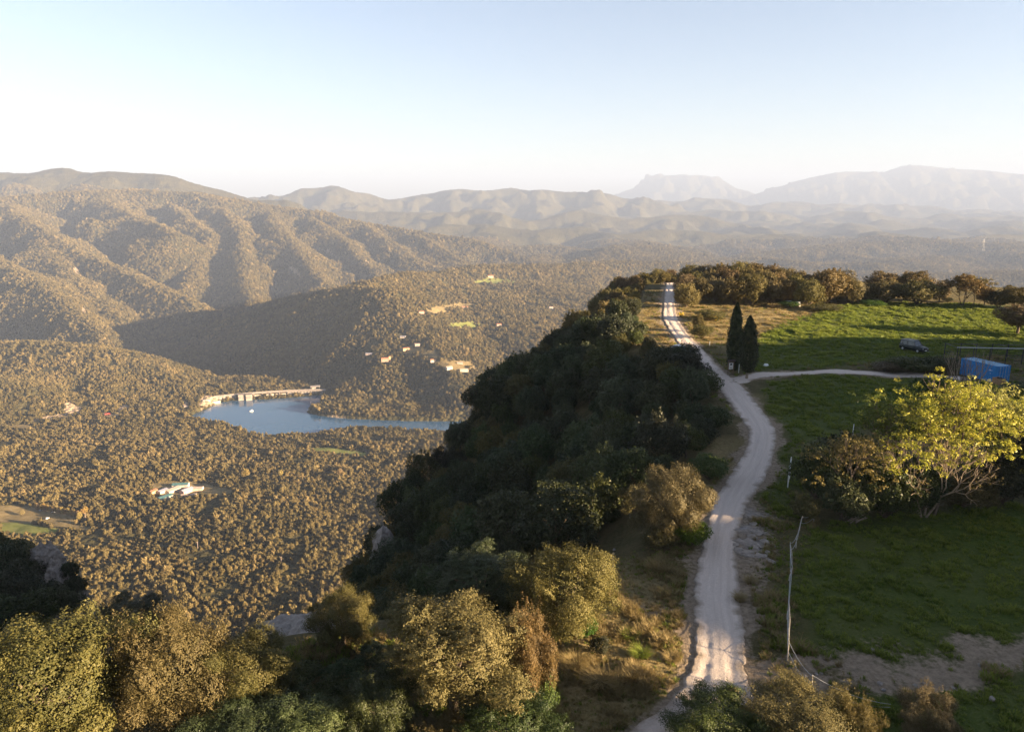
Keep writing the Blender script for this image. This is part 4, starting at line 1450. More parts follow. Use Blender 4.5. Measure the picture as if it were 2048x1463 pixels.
def branchy(name, u, vb, hpx, seed, label, spread, levels, stems, kids, up, ros, n, leaf, mat, bark, cat='tree', group=None, fill=0, wide=.55):
    x, y, z = foot(u, vb)
    d = y * cp - (z - CZ) * sp
    H = hpx * d / 1450 / math.cos(math.atan2(CZ - z, y))
    m, tips = skeleton(seed, H, spread, levels, stems, up, kids)
    top = max(q.z for q, _ in tips)
    r = random.Random(seed + 500)
    cl = [(r.uniform(-1, 1) * wide * .75 * top, r.uniform(-1, 1) * wide * .75 * top, top * r.uniform(.42, .9), top * r.uniform(.10, .2)) for _ in range(max(1, fill // 11))]
    for _ in range(fill):                               # side shoots in leaf down the flanks
        c = r.choice(cl)
        v3 = Vector((r.gauss(0, 1), r.gauss(0, 1), r.gauss(0, .7))).normalized()
        tips.append((Vector(c[:3]) + v3 * c[3], v3))
    root = empty(name, (x, y, z), 0, label=label, cat=cat, group=group)
    k = H / top
    tk = m.build('trunk', bark, root)
    tk.scale = (k, k, k)
    if n:
        c = link('crown', leaf_tufts('leaf_tufts', tips, seed, ros / k, n, leaf / k, mat=mat), None, root)
        c.scale = (k, k, k)
    return root


branchy('yellow_tree', 1868, 1030, 248, 21, 'tall tree in bright yellow green spring leaf, left of the two by the thicket', .62, 4, 1, 3, .45, .36, 26, .10, M_SPRING, M_BARK, fill=230, wide=.52)
branchy('yellow_tree', 1972, 1000, 205, 34, 'yellow green spring tree nearest the right edge, its branches drooping', .66, 4, 1, 3, .35, .36, 24, .10, M_SPRING, M_BARK, fill=200, wide=.58)
branchy('yellow_tree', 1800, 985, 185, 45, 'fainter yellow green tree behind the bare branched one', .5, 4, 2, 3, .5, .34, 14, .12, M_LIME, M_BARK, fill=110, wide=.5)
branchy('yellow_tree', 2045, 985, 190, 52, 'dull green young tree at the right edge behind the yellow trees', .5, 4, 2, 3, .6, .34, 14, .12, M_LIME, M_BARK, fill=120, wide=.5)
branchy('bare_tree', 1846, 1032, 158, 63, 'almost leafless multi stemmed tree with pale sunlit twigs', .62, 4, 4, 3, .25, .2, 2, .06, M_RUSSET, M_PALEBARK)
branchy('small_tree', 1678, 1040, 162, 71, 'small golden leaved tree with open branches before the dark thicket', .58, 4, 1, 3, .7, .24, 14, .085, M_RUSSET, M_BARK, fill=90, wide=.45)
branchy('bare_sapling', 1930, 812, 110, 82, 'thin leafless sapling with orange tips in front of the container', .4, 4, 3, 2, .7, .15, 3, .06, M_RUSSET, M_PALEBARK)
branchy('bare_sapling', 1905, 800, 86, 87, 'thin grey sapling beside the left end of the container', .4, 4, 2, 2, .7, .12, 1, .05, M_RUSSET, M_BARK)
branchy('spreading_tree', 1926, 611, 60, 93, 'open spreading tree with forked trunks at the far field edge, left of two', .75, 4, 3, 3, .3, .42, 16, .18, M_BROWN, M_BARK)
branchy('spreading_tree', 1945, 611, 54, 98, 'leaning open tree joined to the spreading one at the far edge of the field', .75, 4, 1, 3, .3, .42, 16, .18, M_BROWN, M_BARK)
# ------------------------------------------------------------------ grass: green tufts in the fields, dry tufts on verges
def grassmat(name, a, b, c, trans=.35):
    t = NT(name)
    oi = t.n('ObjectInfo')
    rnd = oi.outputs['Random']
    big = t.noise(.12, oi.outputs['Location'], 4, .6, .33, .67)
    col = t.mix(t.rng(t.math('ADD', t.math('MULTIPLY', big, .7), t.math('MULTIPLY', rnd, .4)), .15, .9), a, b)
    col = t.mix(t.math('MULTIPLY', t.attr('tint').outputs['Fac'], .5), col, c)
    bs = t.bsdf(col, .6, .2, surface=False)
    tr = t.n('BsdfTranslucent')
    t.l(col, tr.inputs[0])
    mx = t.n('MixShader')
    mx.inputs[0].default_value = trans
    t.l(bs, mx.inputs[1])
    t.l(tr.outputs[0], mx.inputs[2])
    t.l(mx.outputs[0], t.out.inputs[0])
    return t.m


M_GRASS = grassmat('green_grass', (.052, .108, .013), (.135, .185, .025), (.26, .25, .043))
M_STRAW = grassmat('dry_grass', (.11, .085, .032), (.24, .18, .075), (.36, .27, .12), .3)
M_FLOWER = plain('broom_flower', (.75, .50, .02), .6)


def tuft(seed, n, w, h, wid, bend=.5, base=.6):
    r = np.random.RandomState(seed)
    V, Q, T = [], [], []
    for i in range(n):
        a, b = r.rand() * 6.28, r.rand() ** .7 * w * base
        o = np.array([math.cos(a) * b, math.sin(a) * b, -.03])
        dr = a + r.randn() * .8
        d = np.array([math.cos(dr), math.sin(dr), 0])
        s = np.array([-d[1], d[0], 0]) * wid * (.6 + .8 * r.rand())
        hh = h * (.5 + .7 * r.rand())
        m = o + d * bend * hh * .25 + [0, 0, hh * .6]
        e = o + d * bend * hh * (.7 + .6 * r.rand()) + [0, 0, hh * (.85 + .2 * r.rand())]
        k = len(V)
        V += [o - s, o + s, m + s * .8, m - s * .8, e + s * .15, e - s * .15]
        Q += [(k, k + 1, k + 2, k + 3), (k + 3, k + 2, k + 4, k + 5)]
        T += [r.rand() * .6, .4 + .6 * r.rand()]
    return quadmesh('tuft', V, Q, {'tint': ('FLOAT', 'FACE', T)})


rg = np.random.RandomState(31)


def sprinkle(poly, per_m2, y0, y1):
    p = np.array(poly)
    lo, hi = p.min(0), p.max(0)
    lo[1], hi[1] = max(lo[1], y0), min(hi[1], y1)
    hi[0] = min(hi[0], 118)
    n = int((hi[0] - lo[0]) * (hi[1] - lo[1]) * per_m2)
    x, y = lo[0] + (hi[0] - lo[0]) * rg.rand(n), lo[1] + (hi[1] - lo[1]) * rg.rand(n)
    k = np.abs(x) < y * .75 + 6
    return x[k], y[k]


def plant(name, x, y, size, protos, weights, label, tall=None):
    n = len(x)
    z = zg(x, y)
    sc = np.c_[size, size, size * (tall if tall is not None else 1.0)]
    scatter(name, np.c_[x, y, z], sc, np.c_[rg.randn(n) * .12, rg.randn(n) * .12, rg.rand(n) * 6.28], rg.choice(len(protos), n, p=weights), protos, kind='stuff', label=label)
    print(name, n)


X, Y = np.concatenate([np.stack(sprinkle(p, d, 28, 215)) for p, d in zip(GREEN, (4.0, 7.0, 12.0, 13.0, 8.0))], 1)
g_, d_, dry_, rk_ = cover(X, Y)
k = (g_ > .35 + .4 * rg.rand(len(X))) & (d_ < .45) & (dpoly(X, Y, ROADS[::3, :2]) > 2.3) & (dpoly(X, Y, PATHS[::3, :2]) > 1.8)
X, Y = X[k], Y[k]
clump = np.clip(.9 + 1.1 * fbm(X / 1.9, Y / 1.9, 71, 3), .2, 2.7)
k = rg.rand(len(X)) < clump
X, Y, clump = X[k], Y[k], clump[k]
gp = [proto('tuft', tuft(1 + q, 26, .30, .20, .022), M_GRASS) for q in range(3)]
plant('field_grass', X, Y, (.75 + .5 * rg.rand(len(X))) * clump * np.interp(Y, [40, 150], [.8, 1.5]), gp, [.4, .3, .3], 'lush green grass of the fields')

# dry and mixed grass elsewhere on the plateau
A = [gpoly([(1000, 1463), (1060, 1300), (1180, 1120), (1300, 1090), (1400, 1000), (1500, 860), (1560, 900), (1640, 1040), (1600, 1300), (1760, 1330), (2100, 1290), (2100, 1340), (1700, 1400), (1480, 1463)]),
     gpoly([(1280, 720), (1290, 585), (1600, 595), (1660, 616), (1510, 680), (1470, 760), (1900, 752), (2100, 760), (2100, 712), (1700, 716), (1480, 745), (1500, 800), (1560, 880), (1500, 860), (1440, 800)])]
A.append(gpoly([(1080, 1300), (1180, 1140), (1385, 1110), (1385, 1330), (1350, 1400), (1230, 1475), (1080, 1475)]))
A.append(gpoly([(520, 1270), (760, 1240), (900, 1300), (1040, 1400), (1040, 1470), (520, 1470)]))
X, Y = np.concatenate([np.stack(sprinkle(p, d, 27, 215)) for p, d in zip(A, (17.0, 5.0, 26.0, 14.0))], 1)
ins = inpoly(X, Y, A[0]) | inpoly(X, Y, A[1]) | inpoly(X, Y, A[2]) | inpoly(X, Y, A[3])
g_, d_, dry_, rk_ = cover(X, Y)
k = ins & (g_ < .55) & (d_ < .55 + .4 * rg.rand(len(X))) & (dpoly(X, Y, ROADS[::3, :2]) > 2.2) & (dpoly(X, Y, PATHS[::3, :2]) > 1.7) & (rk_ < .4)
X, Y, dry_ = X[k], Y[k], dry_[k]
cl = fbm(X / 2.6, Y / 2.6, 91, 2)
k = (rg.rand(len(X)) < .35 + .9 * np.clip(cl + .25, 0, 1))
X, Y, dry_, cl = X[k], Y[k], dry_[k], cl[k]
isd = rg.rand(len(X)) < .45 + .4 * dry_
sp1 = [proto('tuft', tuft(11 + q, 30, .26, .42, .012, .55), M_STRAW) for q in range(3)]
size = (.5 + .6 * rg.rand(len(X))) * np.clip(.8 + 1.1 * cl, .45, 1.9)
plant('dry_grass', X[isd], Y[isd], size[isd], sp1, [.4, .3, .3], 'dry straw coloured grass on the verges and the upper slope', .85)
plant('verge_grass', X[~isd], Y[~isd], size[~isd] * 1.2, gp, [.4, .3, .3], 'short green grass mixed into the dry verges')

# big golden tussocks on the verge in front
for k, (u, v, w, lab) in enumerate([(1200, 1370, 80, 'large golden grass tussock on the verge in the foreground'), (1282, 1312, 50, 'yellow green tussock on the verge nearer the track'),
                                    (1262, 1275, 40, 'small green tussock in the middle of the verge'), (1150, 1330, 60, 'dry tussock left of the large golden one'),
                                    (1480, 1200, 36, 'dry tussock on the right edge of the track above the fence'), (1500, 1165, 34, 'pale dry tussock among the flat rocks'), (1345, 1320, 40, 'orange dry tussock at the left edge of the track')]):
    x, y, z = foot(u, v)
    d = y * cp - (z - CZ) * sp
    m = link('grass_tussock', tuft(40 + k, 320, 1.0, 1.1, .016, .75, .55), M_STRAW if k not in (1, 2) else M_GRASS)
    m.location = (x, y, z)
    s = w / 2 * d / 1450
    m.scale = (s, s, s * .62)
    tag(m, lab, 'grass')

# yellow broom in flower
for (u, v, w, lab) in [(1268, 690, 12, 'yellow flowering broom at the left edge of the sunlit bank'), (1434, 642, 12, 'yellow flowering broom at the right foot of the long low bush'),
                       (1362, 634, 12, 'yellow flowering broom at the right edge of the upper track'), (1330, 562, 8, 'yellow flowering broom where the track goes over the brow')]:
    x, y, z = foot(u, v)
    d = y * cp - (z - CZ) * sp
    s = w / 2 * d / 1450
    root = empty('broom', (x, y, z), 0, label=lab, cat='shrub', group='yellow broom bushes by the upper track')
    b = link('stems', tuft(60, 60, 1.0, 1.3, .03, .4), M_OLIVE, root)
    b.scale = (s, s, s)
    rr = np.random.RandomState(int(u))
    C = rr.randn(90, 3) * [.5, .5, .25] + [0, 0, 1.0]
    V, Q = rhombs(C, rr.randn(90, 3), .13, .8, rr)
    f = link('flowers', quadmesh('flowers', V, Q), M_FLOWER, root)
    f.scale = (s, s, s)
# ------------------------------------------------------------------ things people have put on the plateau
M_BLUE = plain('blue_paint', (.030, .20, .48), .55, .3, var=.3, scale=1.5)
M_BLUE2 = plain('blue_roof_paint', (.20, .36, .50), .6, .3, var=.3, scale=1.2)
M_STEEL = plain('dark_steel', (.045, .045, .045), .5, .4, .3)
M_GALV = plain('galvanised_steel', (.42, .43, .44), .45, .5, .4)
M_WHITE = plain('white_paint', (.78, .77, .74), .55, .3, var=.12)
M_WOOD_ = plain('weathered_wood', (.28, .20, .13), .85, .1, var=.45, scale=5)
M_CRATE = plain('crate_wood', (.42, .25, .13), .85, .1, var=.4, scale=6)
M_GREY = plain('grey_wood', (.42, .38, .33), .9, .1, var=.35, scale=6)
M_GLASS = plain('car_glass', (.02, .03, .04), .08, .6, var=.2)
M_TYRE = plain('tyre_rubber', (.02, .02, .02), .9, .2)
M_STONE = plain('limestone', (.30, .26, .225), .95, .1, var=.35, scale=2.5)
M_BLACK = plain('black_plastic', (.02, .02, .022), .6, .3)

# shipping container
cx, cy, cz_ = foot(2003, 764)
ex, ey, _ = foot(1925, 762)
d = cy * cp - (cz_ - CZ) * sp
ang = R(-72)                                            # long side turned a little so the doors show
L_, W_, H_ = 6.06, 2.44, 2.59
ca, sa = math.cos(ang), math.sin(ang)
root = empty('shipping_container', (*foot(1967, 755)[:2], cz_ + .02), ang, label='blue steel shipping container with corrugated sides standing in the grass', cat='container')


def corrugated(m, x0, x1, y, z0, z1, out, pitch=.28, depth=.036):
    pts = []
    n = int((x1 - x0) / pitch)
    pitch = (x1 - x0) / n
    for i in range(n):
        a = x0 + i * pitch
        pts += [(a, y), (a + pitch * .25, y), (a + pitch * .37, y - out * depth), (a + pitch * .87, y - out * depth)]
    pts.append((x1, y))
    V = [(p[0], p[1], z) for z in (z0, z1) for p in pts]
    k = len(pts)
    m.add(V, [(i, i + 1, k + i + 1, k + i) for i in range(k - 1)])


m = MB()
hx, hy = L_ / 2, W_ / 2
corrugated(m, -hx + .12, hx - .12, -hy + .03, .16, H_ - .12, -1)
corrugated(m, -hx + .12, hx - .12, hy - .03, .16, H_ - .12, 1)
m.box((-hx + .05, 0, H_ / 2), (.03, W_ - .2, H_ - .3))
m.build('side_panel', M_BLUE, root)
m = MB()
for a in (-1, 1):
    for b in (-1, 1):
        m.box((a * (hx - .07), b * (hy - .06), H_ / 2), (.14, .12, H_))
        m.box((a * (hx - .08), b * (hy - .08), H_ + .012), (.17, .17, .03))
for b in (-1, 1):
    m.box((0, b * (hy - .05), .08), (L_ - .28, .10, .16))
    m.box((0, b * (hy - .04), H_ - .06), (L_ - .28, .08, .12))
for a in (-1, 1):
    m.box((a * (hx - .06), 0, .08), (.12, W_ - .24, .16))
    m.box((a * (hx - .06), 0, H_ - .06), (.12, W_ - .24, .12))
m.build('frame', M_BLUE, root)
m = MB()
m.box((0, 0, H_ - .03), (L_ - .2, W_ - .16, .03))
for i in range(20):
    m.box((-hx + .3 + i * .287, 0, H_ - .008), (.12, W_ - .3, .02))
m.build('roof', M_BLUE2, root)
for b in (-1, 1):
    m = MB()
    m.box((hx - .03, b * .565, H_ / 2), (.05, 1.10, H_ - .26))
    for q in (.75, 1.25, 1.75):
        m.box((hx, b * .565, q), (.02, .9, .22))
    dr = m.build('door', M_BLUE, root)
    m = MB()
    for o in (.25, .80):
        m.tube([(hx + .045, b * o, .1), (hx + .045, b * o, H_ - .08)], .022, 6)
        for q in (.15, .9, 1.7, H_ - .16):
            m.box((hx + .03, b * o, q), (.05, .14, .07))
        m.box((hx + .06, b * (o + .12), 1.15), (.03, .34, .05))
    m.build('lock_bar', M_GALV, dr)
m = MB()                                               # faded pale mark on the long side
for (a, b, w, h) in ((0, 0, .30, .05), (.05, .10, .22, .05), (.30, .04, .16, .04), (-.04, .17, .14, .04), (.12, -.40, .12, .05)):
    m.box((hx - 1.25 + a, -hy + .012, 1.75 + b), (w, .012, h))
m.build('faded_mark', M_WHITE, root)

# crate
x, y, z = foot(1985, 766)
root = empty('wooden_crate', (x + .25, y - .9, z), ang, label='brown wooden crate with open top standing before the container', cat='crate')
m = MB()
for k in range(5):
    zz = .12 + k * .20
    for sx, sy, rz in ((0, -.50, 0), (0, .50, 0)):
        m.box((0, sy, zz), (1.30, .03, .165))
    for sx in (-.64, .64):
        m.box((sx, 0, zz), (.03, .96, .165))
m.box((0, 0, .03), (1.24, .94, .03))
m.build('boards', M_CRATE, root)
m = MB()
for a in (-.58, .58):
    for b in (-.465, .465):
        m.box((a, b, .54), (.07, .05, 1.06))
m.build('corner_posts', M_WOOD_, root)
m = MB().box((.1, .05, .9), (.7, .5, .3), .2, .05)
m.build('rubbish', M_BLACK, root)

# open steel pen behind the container
px, py, pz = foot(1912, 726)
qx, qy, qz = foot(2075, 730)
root = empty('steel_pen', (px, py, pz), math.atan2(qy - py, qx - px), label='open steel frame pen with rails and a long pale top beam behind the container', cat='pen')
LN = math.hypot(qx - px, qy - py)
m = MB()
m.box((LN / 2, 0, 2.62), (LN + .3, .14, .12))
m.build('top_beam', M_GALV, root)
m = MB()
m.box((LN / 2, 4.2, 2.40), (LN, .08, .08))
for k in range(4):
    m.box((LN * k / 3, 2.1, 2.5), (.07, 4.2, .07))
m.build('cross_beams', M_STEEL, root)
for b in (0, 4.2):
    for k in range(6):
        MB().box((LN * k / 5, b, 1.28), (.11, .11, 2.56)).build('post', M_STEEL, root)
for b in (0.0, 4.2):
    for k in range(3):
        MB().tube([(0, b, .55 + k * .5), (LN, b, .55 + k * .5)], .03, 6).build('rail', M_STEEL, root)
for b in (0.0, LN):
    for k in range(3):
        MB().tube([(b, 0, .55 + k * .5), (b, 4.2, .55 + k * .5)], .03, 6).build('rail', M_STEEL, root)


# cars: body lofted from cross-sections, cabin of glass under a painted roof
def car(label, x, y, z, rz, paint, kind, group=None, name='parked_car'):
    if kind == 'suv':
        L, W, H, hood, belt, ws, rs_, tail = 4.5, 1.80, 1.90, 1.05, 1.12, 1.30, 1.85, 2.18
    else:
        L, W, H, hood, belt, ws, rs_, tail = 4.1, 1.72, 1.46, .88, .93, 1.05, 1.95, 2.0
    root = empty(name, (x, y, z), rz, label=label, cat='car', group=group)
    hl = L / 2
    st = [(-hl, .55, belt - .08, .90), (-hl + .12, .34, belt, .97), (-hl + .6, .30, belt + .01, 1), (0, .28, belt, 1), (hl - ws - .15, .28, belt - .01, 1),
          (hl - ws + .1, .30, hood + .02, .99), (hl - .5, .32, hood - .04, .97), (hl - .1, .36, hood - .14, .92), (hl, .50, hood - .28, .86)]
    V, n = [], 10
    for (sx, lo, hi, wf) in st:
        w = W / 2 * wf
        ring = [(-w * .86, lo), (-w, lo + .12), (-w, (lo + hi) / 2 + .05), (-w * .96, hi - .05), (-w * .86, hi), (w * .86, hi), (w * .96, hi - .05), (w, (lo + hi) / 2 + .05), (w, lo + .12), (w * .86, lo)]
        V += [(sx, a, b) for a, b in ring]
    F = [tuple(range(n)), tuple(range((len(st) - 1) * n, len(st) * n))]
    for i in range(len(st) - 1):
        F += [(i * n + k, i * n + (k + 1) % n, (i + 1) * n + (k + 1) % n, (i + 1) * n + k) for k in range(n)]
    body = MB().add(V, F).build('body', paint, root, True)
    a0, a1 = -hl + (.10 if kind == 'suv' else .35), hl - ws
    t0, t1 = a0 + (.12 if kind == 'suv' else .5), a1 - (.55 if kind == 'suv' else .75)
    wb, wt = W / 2 * .93, W / 2 * .78
    V = [(a0, -wb, belt - .02), (a1, -wb, belt - .02), (a1, wb, belt - .02), (a0, wb, belt - .02), (t0, -wt, H - .06), (t1, -wt, H - .06), (t1, wt, H - .06), (t0, wt, H - .06)]
    MB().add(V, [(0, 1, 2, 3), (4, 5, 6, 7), (0, 1, 5, 4), (1, 2, 6, 5), (2, 3, 7, 6), (3, 0, 4, 7)]).build('windows', M_GLASS, root)
    m = MB()
    m.box(((t0 + t1) / 2, 0, H - .03), (t1 - t0 + .06, wt * 2 + .04, .07), 0, .12)
    for b in (-1, 1):
        for (p, q) in (((a1, wb), (t1, wt)), ((a0, wb), (t0, wt)), (((a0 + a1) / 2 - .1, wb), ((t0 + t1) / 2, wt)), (((a0 + a1) / 2 - 1.0, wb), ((t0 + t1) / 2 - .9, wt))):
            m.tube([(p[0], b * (p[1] + .006), belt - .02), (q[0], b * (q[1] + .006), H - .04)], .045, 4)
    m.build('roof', paint, root)
    if kind == 'suv':
        m = MB()
        for b in (-1, 1):
            m.tube([(t0 + .1, b * wt * .9, H + .06), (t1 - .1, b * wt * .9, H + .06)], .025, 5)
        m.build('roof_rack', M_GALV, root)
    for a in (-hl + .78, hl - .82):
        for b in (-1, 1):
            rad = .37 if kind == 'suv' else .31
            ty = MB().tube([(a, b * (W / 2 - .20), rad), (a, b * (W / 2 - .18), rad), (a, b * (W / 2 + .015), rad), (a, b * (W / 2 + .02), rad)], [rad * .8, rad, rad, rad * .8], 18).build('wheel', M_TYRE, root)
            MB().tube([(a, b * (W / 2 + .0), rad), (a, b * (W / 2 + .035), rad)], rad * .55, 12).build('rim', M_GALV, ty)
    m = MB()
    m.box((hl - .0, 0, .47), (.16, W * .92, .18), 0, .05)
    m.box((-hl + .0, 0, .50), (.16, W * .92, .18), 0, .05)
    m.build('bumpers', M_BLACK, root)
    MB().box((hl - .02, 0, hood - .27), (.06, W * .5, .14)).build('grille', M_BLACK, root)
    for b in (-1, 1):
        MB().box((hl - .05, b * W * .33, hood - .27), (.10, .28, .15), 0, .04).build('headlight', M_GALV, root)
        MB().box((hl - ws - .05, b * (W / 2 + .10), belt + .08), (.12, .20, .14), 0, .03).build('mirror', paint, root)
    MB().box((hl + .085, 0, .52), (.015, .52, .11)).build('number_plate', M_WHITE, root)
    return root


M_CARGREEN = plain('dark_green_car_paint', (.006, .012, .012), .4, .3, .0, var=.15)
M_CARWHITE = plain('white_car_paint', (.70, .71, .72), .3, .5, .0, var=.08)
M_CARSILVER = plain('silver_car_paint', (.42, .44, .47), .3, .6, .4, var=.08)
x, y, z = foot(1834, 705)
car('dark green off road car parked on the shaded edge of the big field', x, y + 1.2, z, R(-66), M_CARGREEN, 'suv')
x, y, z = foot(1376, 731)
car('white car at the left track edge, half hidden by a bush, nearer of two', x - .2, y, z + .05, R(-62), M_CARWHITE, 'car', 'cars parked beside the track')
x, y, z = foot(1366, 710)
car('pale silver car parked behind the white one at the left edge of the track', x - .2, y + .8, z + .05, R(-62), M_CARSILVER, 'car', 'cars parked beside the track')

# notice board at the foot of the taller cypress
x, y, z = foot(1461, 748)
root = empty('notice_board', (x, y, z), R(8), label='wooden notice board with white poster and little roof below the taller cypress', cat='sign')
for b in (-.42, .42):
    MB().box((b, .05, 1.05), (.10, .10, 2.1)).build('post', M_WOOD_, root)
MB().box((0, .05, 1.35), (.74, .05, 1.25)).build('board', M_WOOD_, root)
m = MB()
m.box((0, .015, 1.28), (.66, .012, 1.0))
po = m.build('poster', M_WHITE, root)
m = MB()
m.prism([(-.16, 1.42), (.16, 1.42), (.16, 1.56), (.10, 1.66), (0, 1.70), (-.10, 1.66), (-.16, 1.56)], 'y', -.004, .006)
m.box((0, 0, 1.08), (.44, .012, .03))
m.box((-.04, 0, 1.00), (.36, .012, .03))
m.box((.18, 0, .88), (.10, .012, .08))
m.build('printed_emblem', M_BLACK, po)
m = MB()
m.prism([(-.30, 2.08), (0.05, 2.30), (.40, 2.08), (.40, 2.03), (.05, 2.24), (-.30, 2.03)], 'x', -.62, .62)
m.build('roof', plain('dark_roof_boards', (.07, .05, .045), .9), root)

# two white plastic covered boxes at the edge of the knoll
for (u, vb, lab) in ((1577, 612, 'white rounded box under the knoll, left of the pair'), (1594, 614, 'white rounded box under the knoll, right of the pair, beside a tree')):
    x, y, z = foot(u, vb)
    root = empty('white_box', (x, y, z), R(12), label=lab, cat='box', group='white boxes under the knoll')
    MB().box((0, 0, .65), (1.45, 1.2, 1.3), 0, .3, .9).build('shell', M_WHITE, root)
    MB().box((0, -.62, .5), (.5, .05, .6)).build('opening', M_GREY, root)

# white stakes, gate, pale sack, log pile, stones
for (u, vb, h, lab) in ((1705, 872, 1.4, 'thin white stake in the middle field above the thicket'), (1419, 691, .8, 'short pale stake in the grass right of the track, left of the cypresses'),
                        (1477, 747, 1.5, 'slim pale pole between the two cypresses'), (1997, 560 + 240, 1.2, 'pale stake in the thicket below the container')):
    x, y, z = foot(u, vb)
    root = empty('stake', (x, y, z), 0, label=lab, cat='stake')
    MB().tube([(0, 0, -.1), (.02, 0, h)], [.05, .045], 7).build('shaft', M_WHITE, root)
    MB().tube([(.02, 0, h - .01), (.02, 0, h + .05)], .06, 7).build('cap', M_GALV, root)
x, y, z = foot(1577, 966)
root = empty('field_gate', (x, y, z), R(66), label='white metal gate seen edge on at the left end of the thicket', cat='gate')
m = MB()
for k in range(5):
    m.tube([(-1.1, 0, .3 + k * .42), (1.1, 0, .3 + k * .42)], .03, 6)
for a in (-1.1, 0, 1.1):
    m.tube([(a, 0, .2), (a, 0, 2.1)], .035, 6)
m.build('bars', M_WHITE, root)
for a in (-1.25, 1.25):
    MB().box((a, 0, 1.05), (.10, .10, 2.3)).build('post', M_WHITE, root)
x, y, z = foot(1532, 731)
m = MB().box((0, 0, .16), (.95, .55, .34), .3, .18, .6)
tag(m.build('plastic_sack', M_WHITE, None, False, (x, y, z)), 'pale plastic sack lying in the grass beyond the side path', 'sack')
rr = random.Random(5)
x, y, z = foot(1708, 1040)
for k in range(9):
    a = rr.uniform(-.15, .15) + .5
    l = rr.uniform(1.3, 2.1)
    o = Vector((x + rr.uniform(-.7, .7), y + rr.uniform(-.4, .4), z + .12 + .09 * (k // 3)))
    dv = Vector((math.cos(a), math.sin(a), rr.uniform(0, .18)))
    tag(MB().tube([o - dv * l / 2, o, o + dv * l / 2], [.06, .055, .045], 7).build('log', M_PALEBARK), 'thin cut pole in the heap at the foot of the golden leaved small tree', 'log', 'heap of cut poles by the small tree')


def rock(seed, s, flat=.5):
    r = np.random.RandomState(seed)
    n = 9
    m = MB()
    V, F = [], []
    for i in range(5):
        ph = math.pi * (i / 4 - .5)
        for k in range(n):
            a = 6.283 * k / n
            q = 1 + .28 * r.randn()
            c = max(.12, math.cos(ph))
            V.append((math.cos(a) * c * s * q, math.sin(a) * c * s * q * .75, math.sin(ph) * s * flat * (1 + .15 * r.randn())))
    for i in range(4):
        F += [(i * n + k, i * n + (k + 1) % n, (i + 1) * n + (k + 1) % n, (i + 1) * n + k) for k in range(n)]
    F += [tuple(range(n)), tuple(range(4 * n, 5 * n))]
    return m.add(V, F)


rr = random.Random(9)
for k, (u, v, s) in enumerate([(1480, 1062, .55), (1490, 1085, .8), (1502, 1074, .6), (1512, 1092, .5), (1484, 1104, .7), (1498, 1110, .5), (1518, 1068, .45), (1527, 1082, .4), (1522, 1112, .5), (1470, 1090, .4), (1506, 1048, .4), (1540, 1122, .4), (1533, 1104, .35), (1545, 1090, .3)]):
    x, y, z = foot(u, v)
    o = rock(k, s, .28).build('rock', M_STONE, None, False, (x, y, z + .03), rr.uniform(0, 6))
    tag(o, 'flat broken limestone slab on the bank right of the track', 'rock', 'limestone slabs beside the track')
for k, (u, v, s) in enumerate([(1610, 1352, .28), (1632, 1348, .22), (1642, 1347, .2), (1760, 1368, .35), (1768, 1380, .25), (1690, 1378, .3), (1702, 1372, .22), (1832, 1372, .3), (1850, 1368, .25), (1905, 1376, .25), (1985, 1398, .35), (1745, 1300, .3), (1960, 1330, .3)]):
    x, y, z = foot(u, v)
    tag(rock(30 + k, s * .6, .5).build('stone', M_STONE, None, False, (x, y, z + .04), rr.uniform(0, 6)), 'loose pale stone lying along the rough trail at the bottom right', 'stone', 'stones along the rough trail')
for k, v in enumerate(range(1100, 1146, 7)):
    x, y, z = foot(1228 - (v - 1100) * .08, v)
    tag(rock(60 + k, .13, .8).build('stone', M_STONE, None, False, (x, y, z + .12), rr.uniform(0, 6)), 'whitish stone in the short line beside the golden oak at the top of the verge', 'stone', 'line of whitish stones by the verge')
# bare rock ledge between the foreground oaks and crags on the cliff
for k, (u, v, Y, s, fl, lab) in enumerate([(590, 1300, 46, 2.6, .30, 'broad bare limestone ledge between the foreground oaks, left slab'), (640, 1318, 44.5, 2.2, .26, 'bare limestone ledge between the foreground oaks, right slab'),
                                           (570, 1278, 48, 1.8, .4, 'far edge of the bare limestone ledge at the cliff'), (690, 1325, 43.5, 1.5, .25, 'small rock shelf under the lone golden oak'),
                                           (770, 1125, 93, 3.2, 1.4, 'pale blue grey crag showing below the shaded wood at the cliff'), (95, 1130, 99, 2.2, 1.5, 'pinkish crag on the rock shoulder at the left edge'), (112, 1165, 97, 2.0, 1.6, 'pale crag below on the rock shoulder at the left edge')]):
    p = P(u, v, Y)
    z = float(zg(p[0], p[1])) if k < 4 else p[2]
    o = rock(80 + k, s, fl).build('rock_outcrop', M_STONE, None, False, (p[0], p[1], z + .1), k * 1.3)
    sd = o.modifiers.new('detail', 'SUBSURF')
    sd.subdivision_type = 'SIMPLE'
    sd.levels = sd.render_levels = 4
    tx = bpy.data.textures.new('rock_relief', 'CLOUDS')
    tx.noise_scale = .7
    tx.noise_depth = 4
    dm = o.modifiers.new('relief', 'DISPLACE')
    dm.texture = tx
    dm.texture_coords = 'GLOBAL'
    dm.strength = .9 if fl > 1 else .5
    tag(o, lab, 'rock')

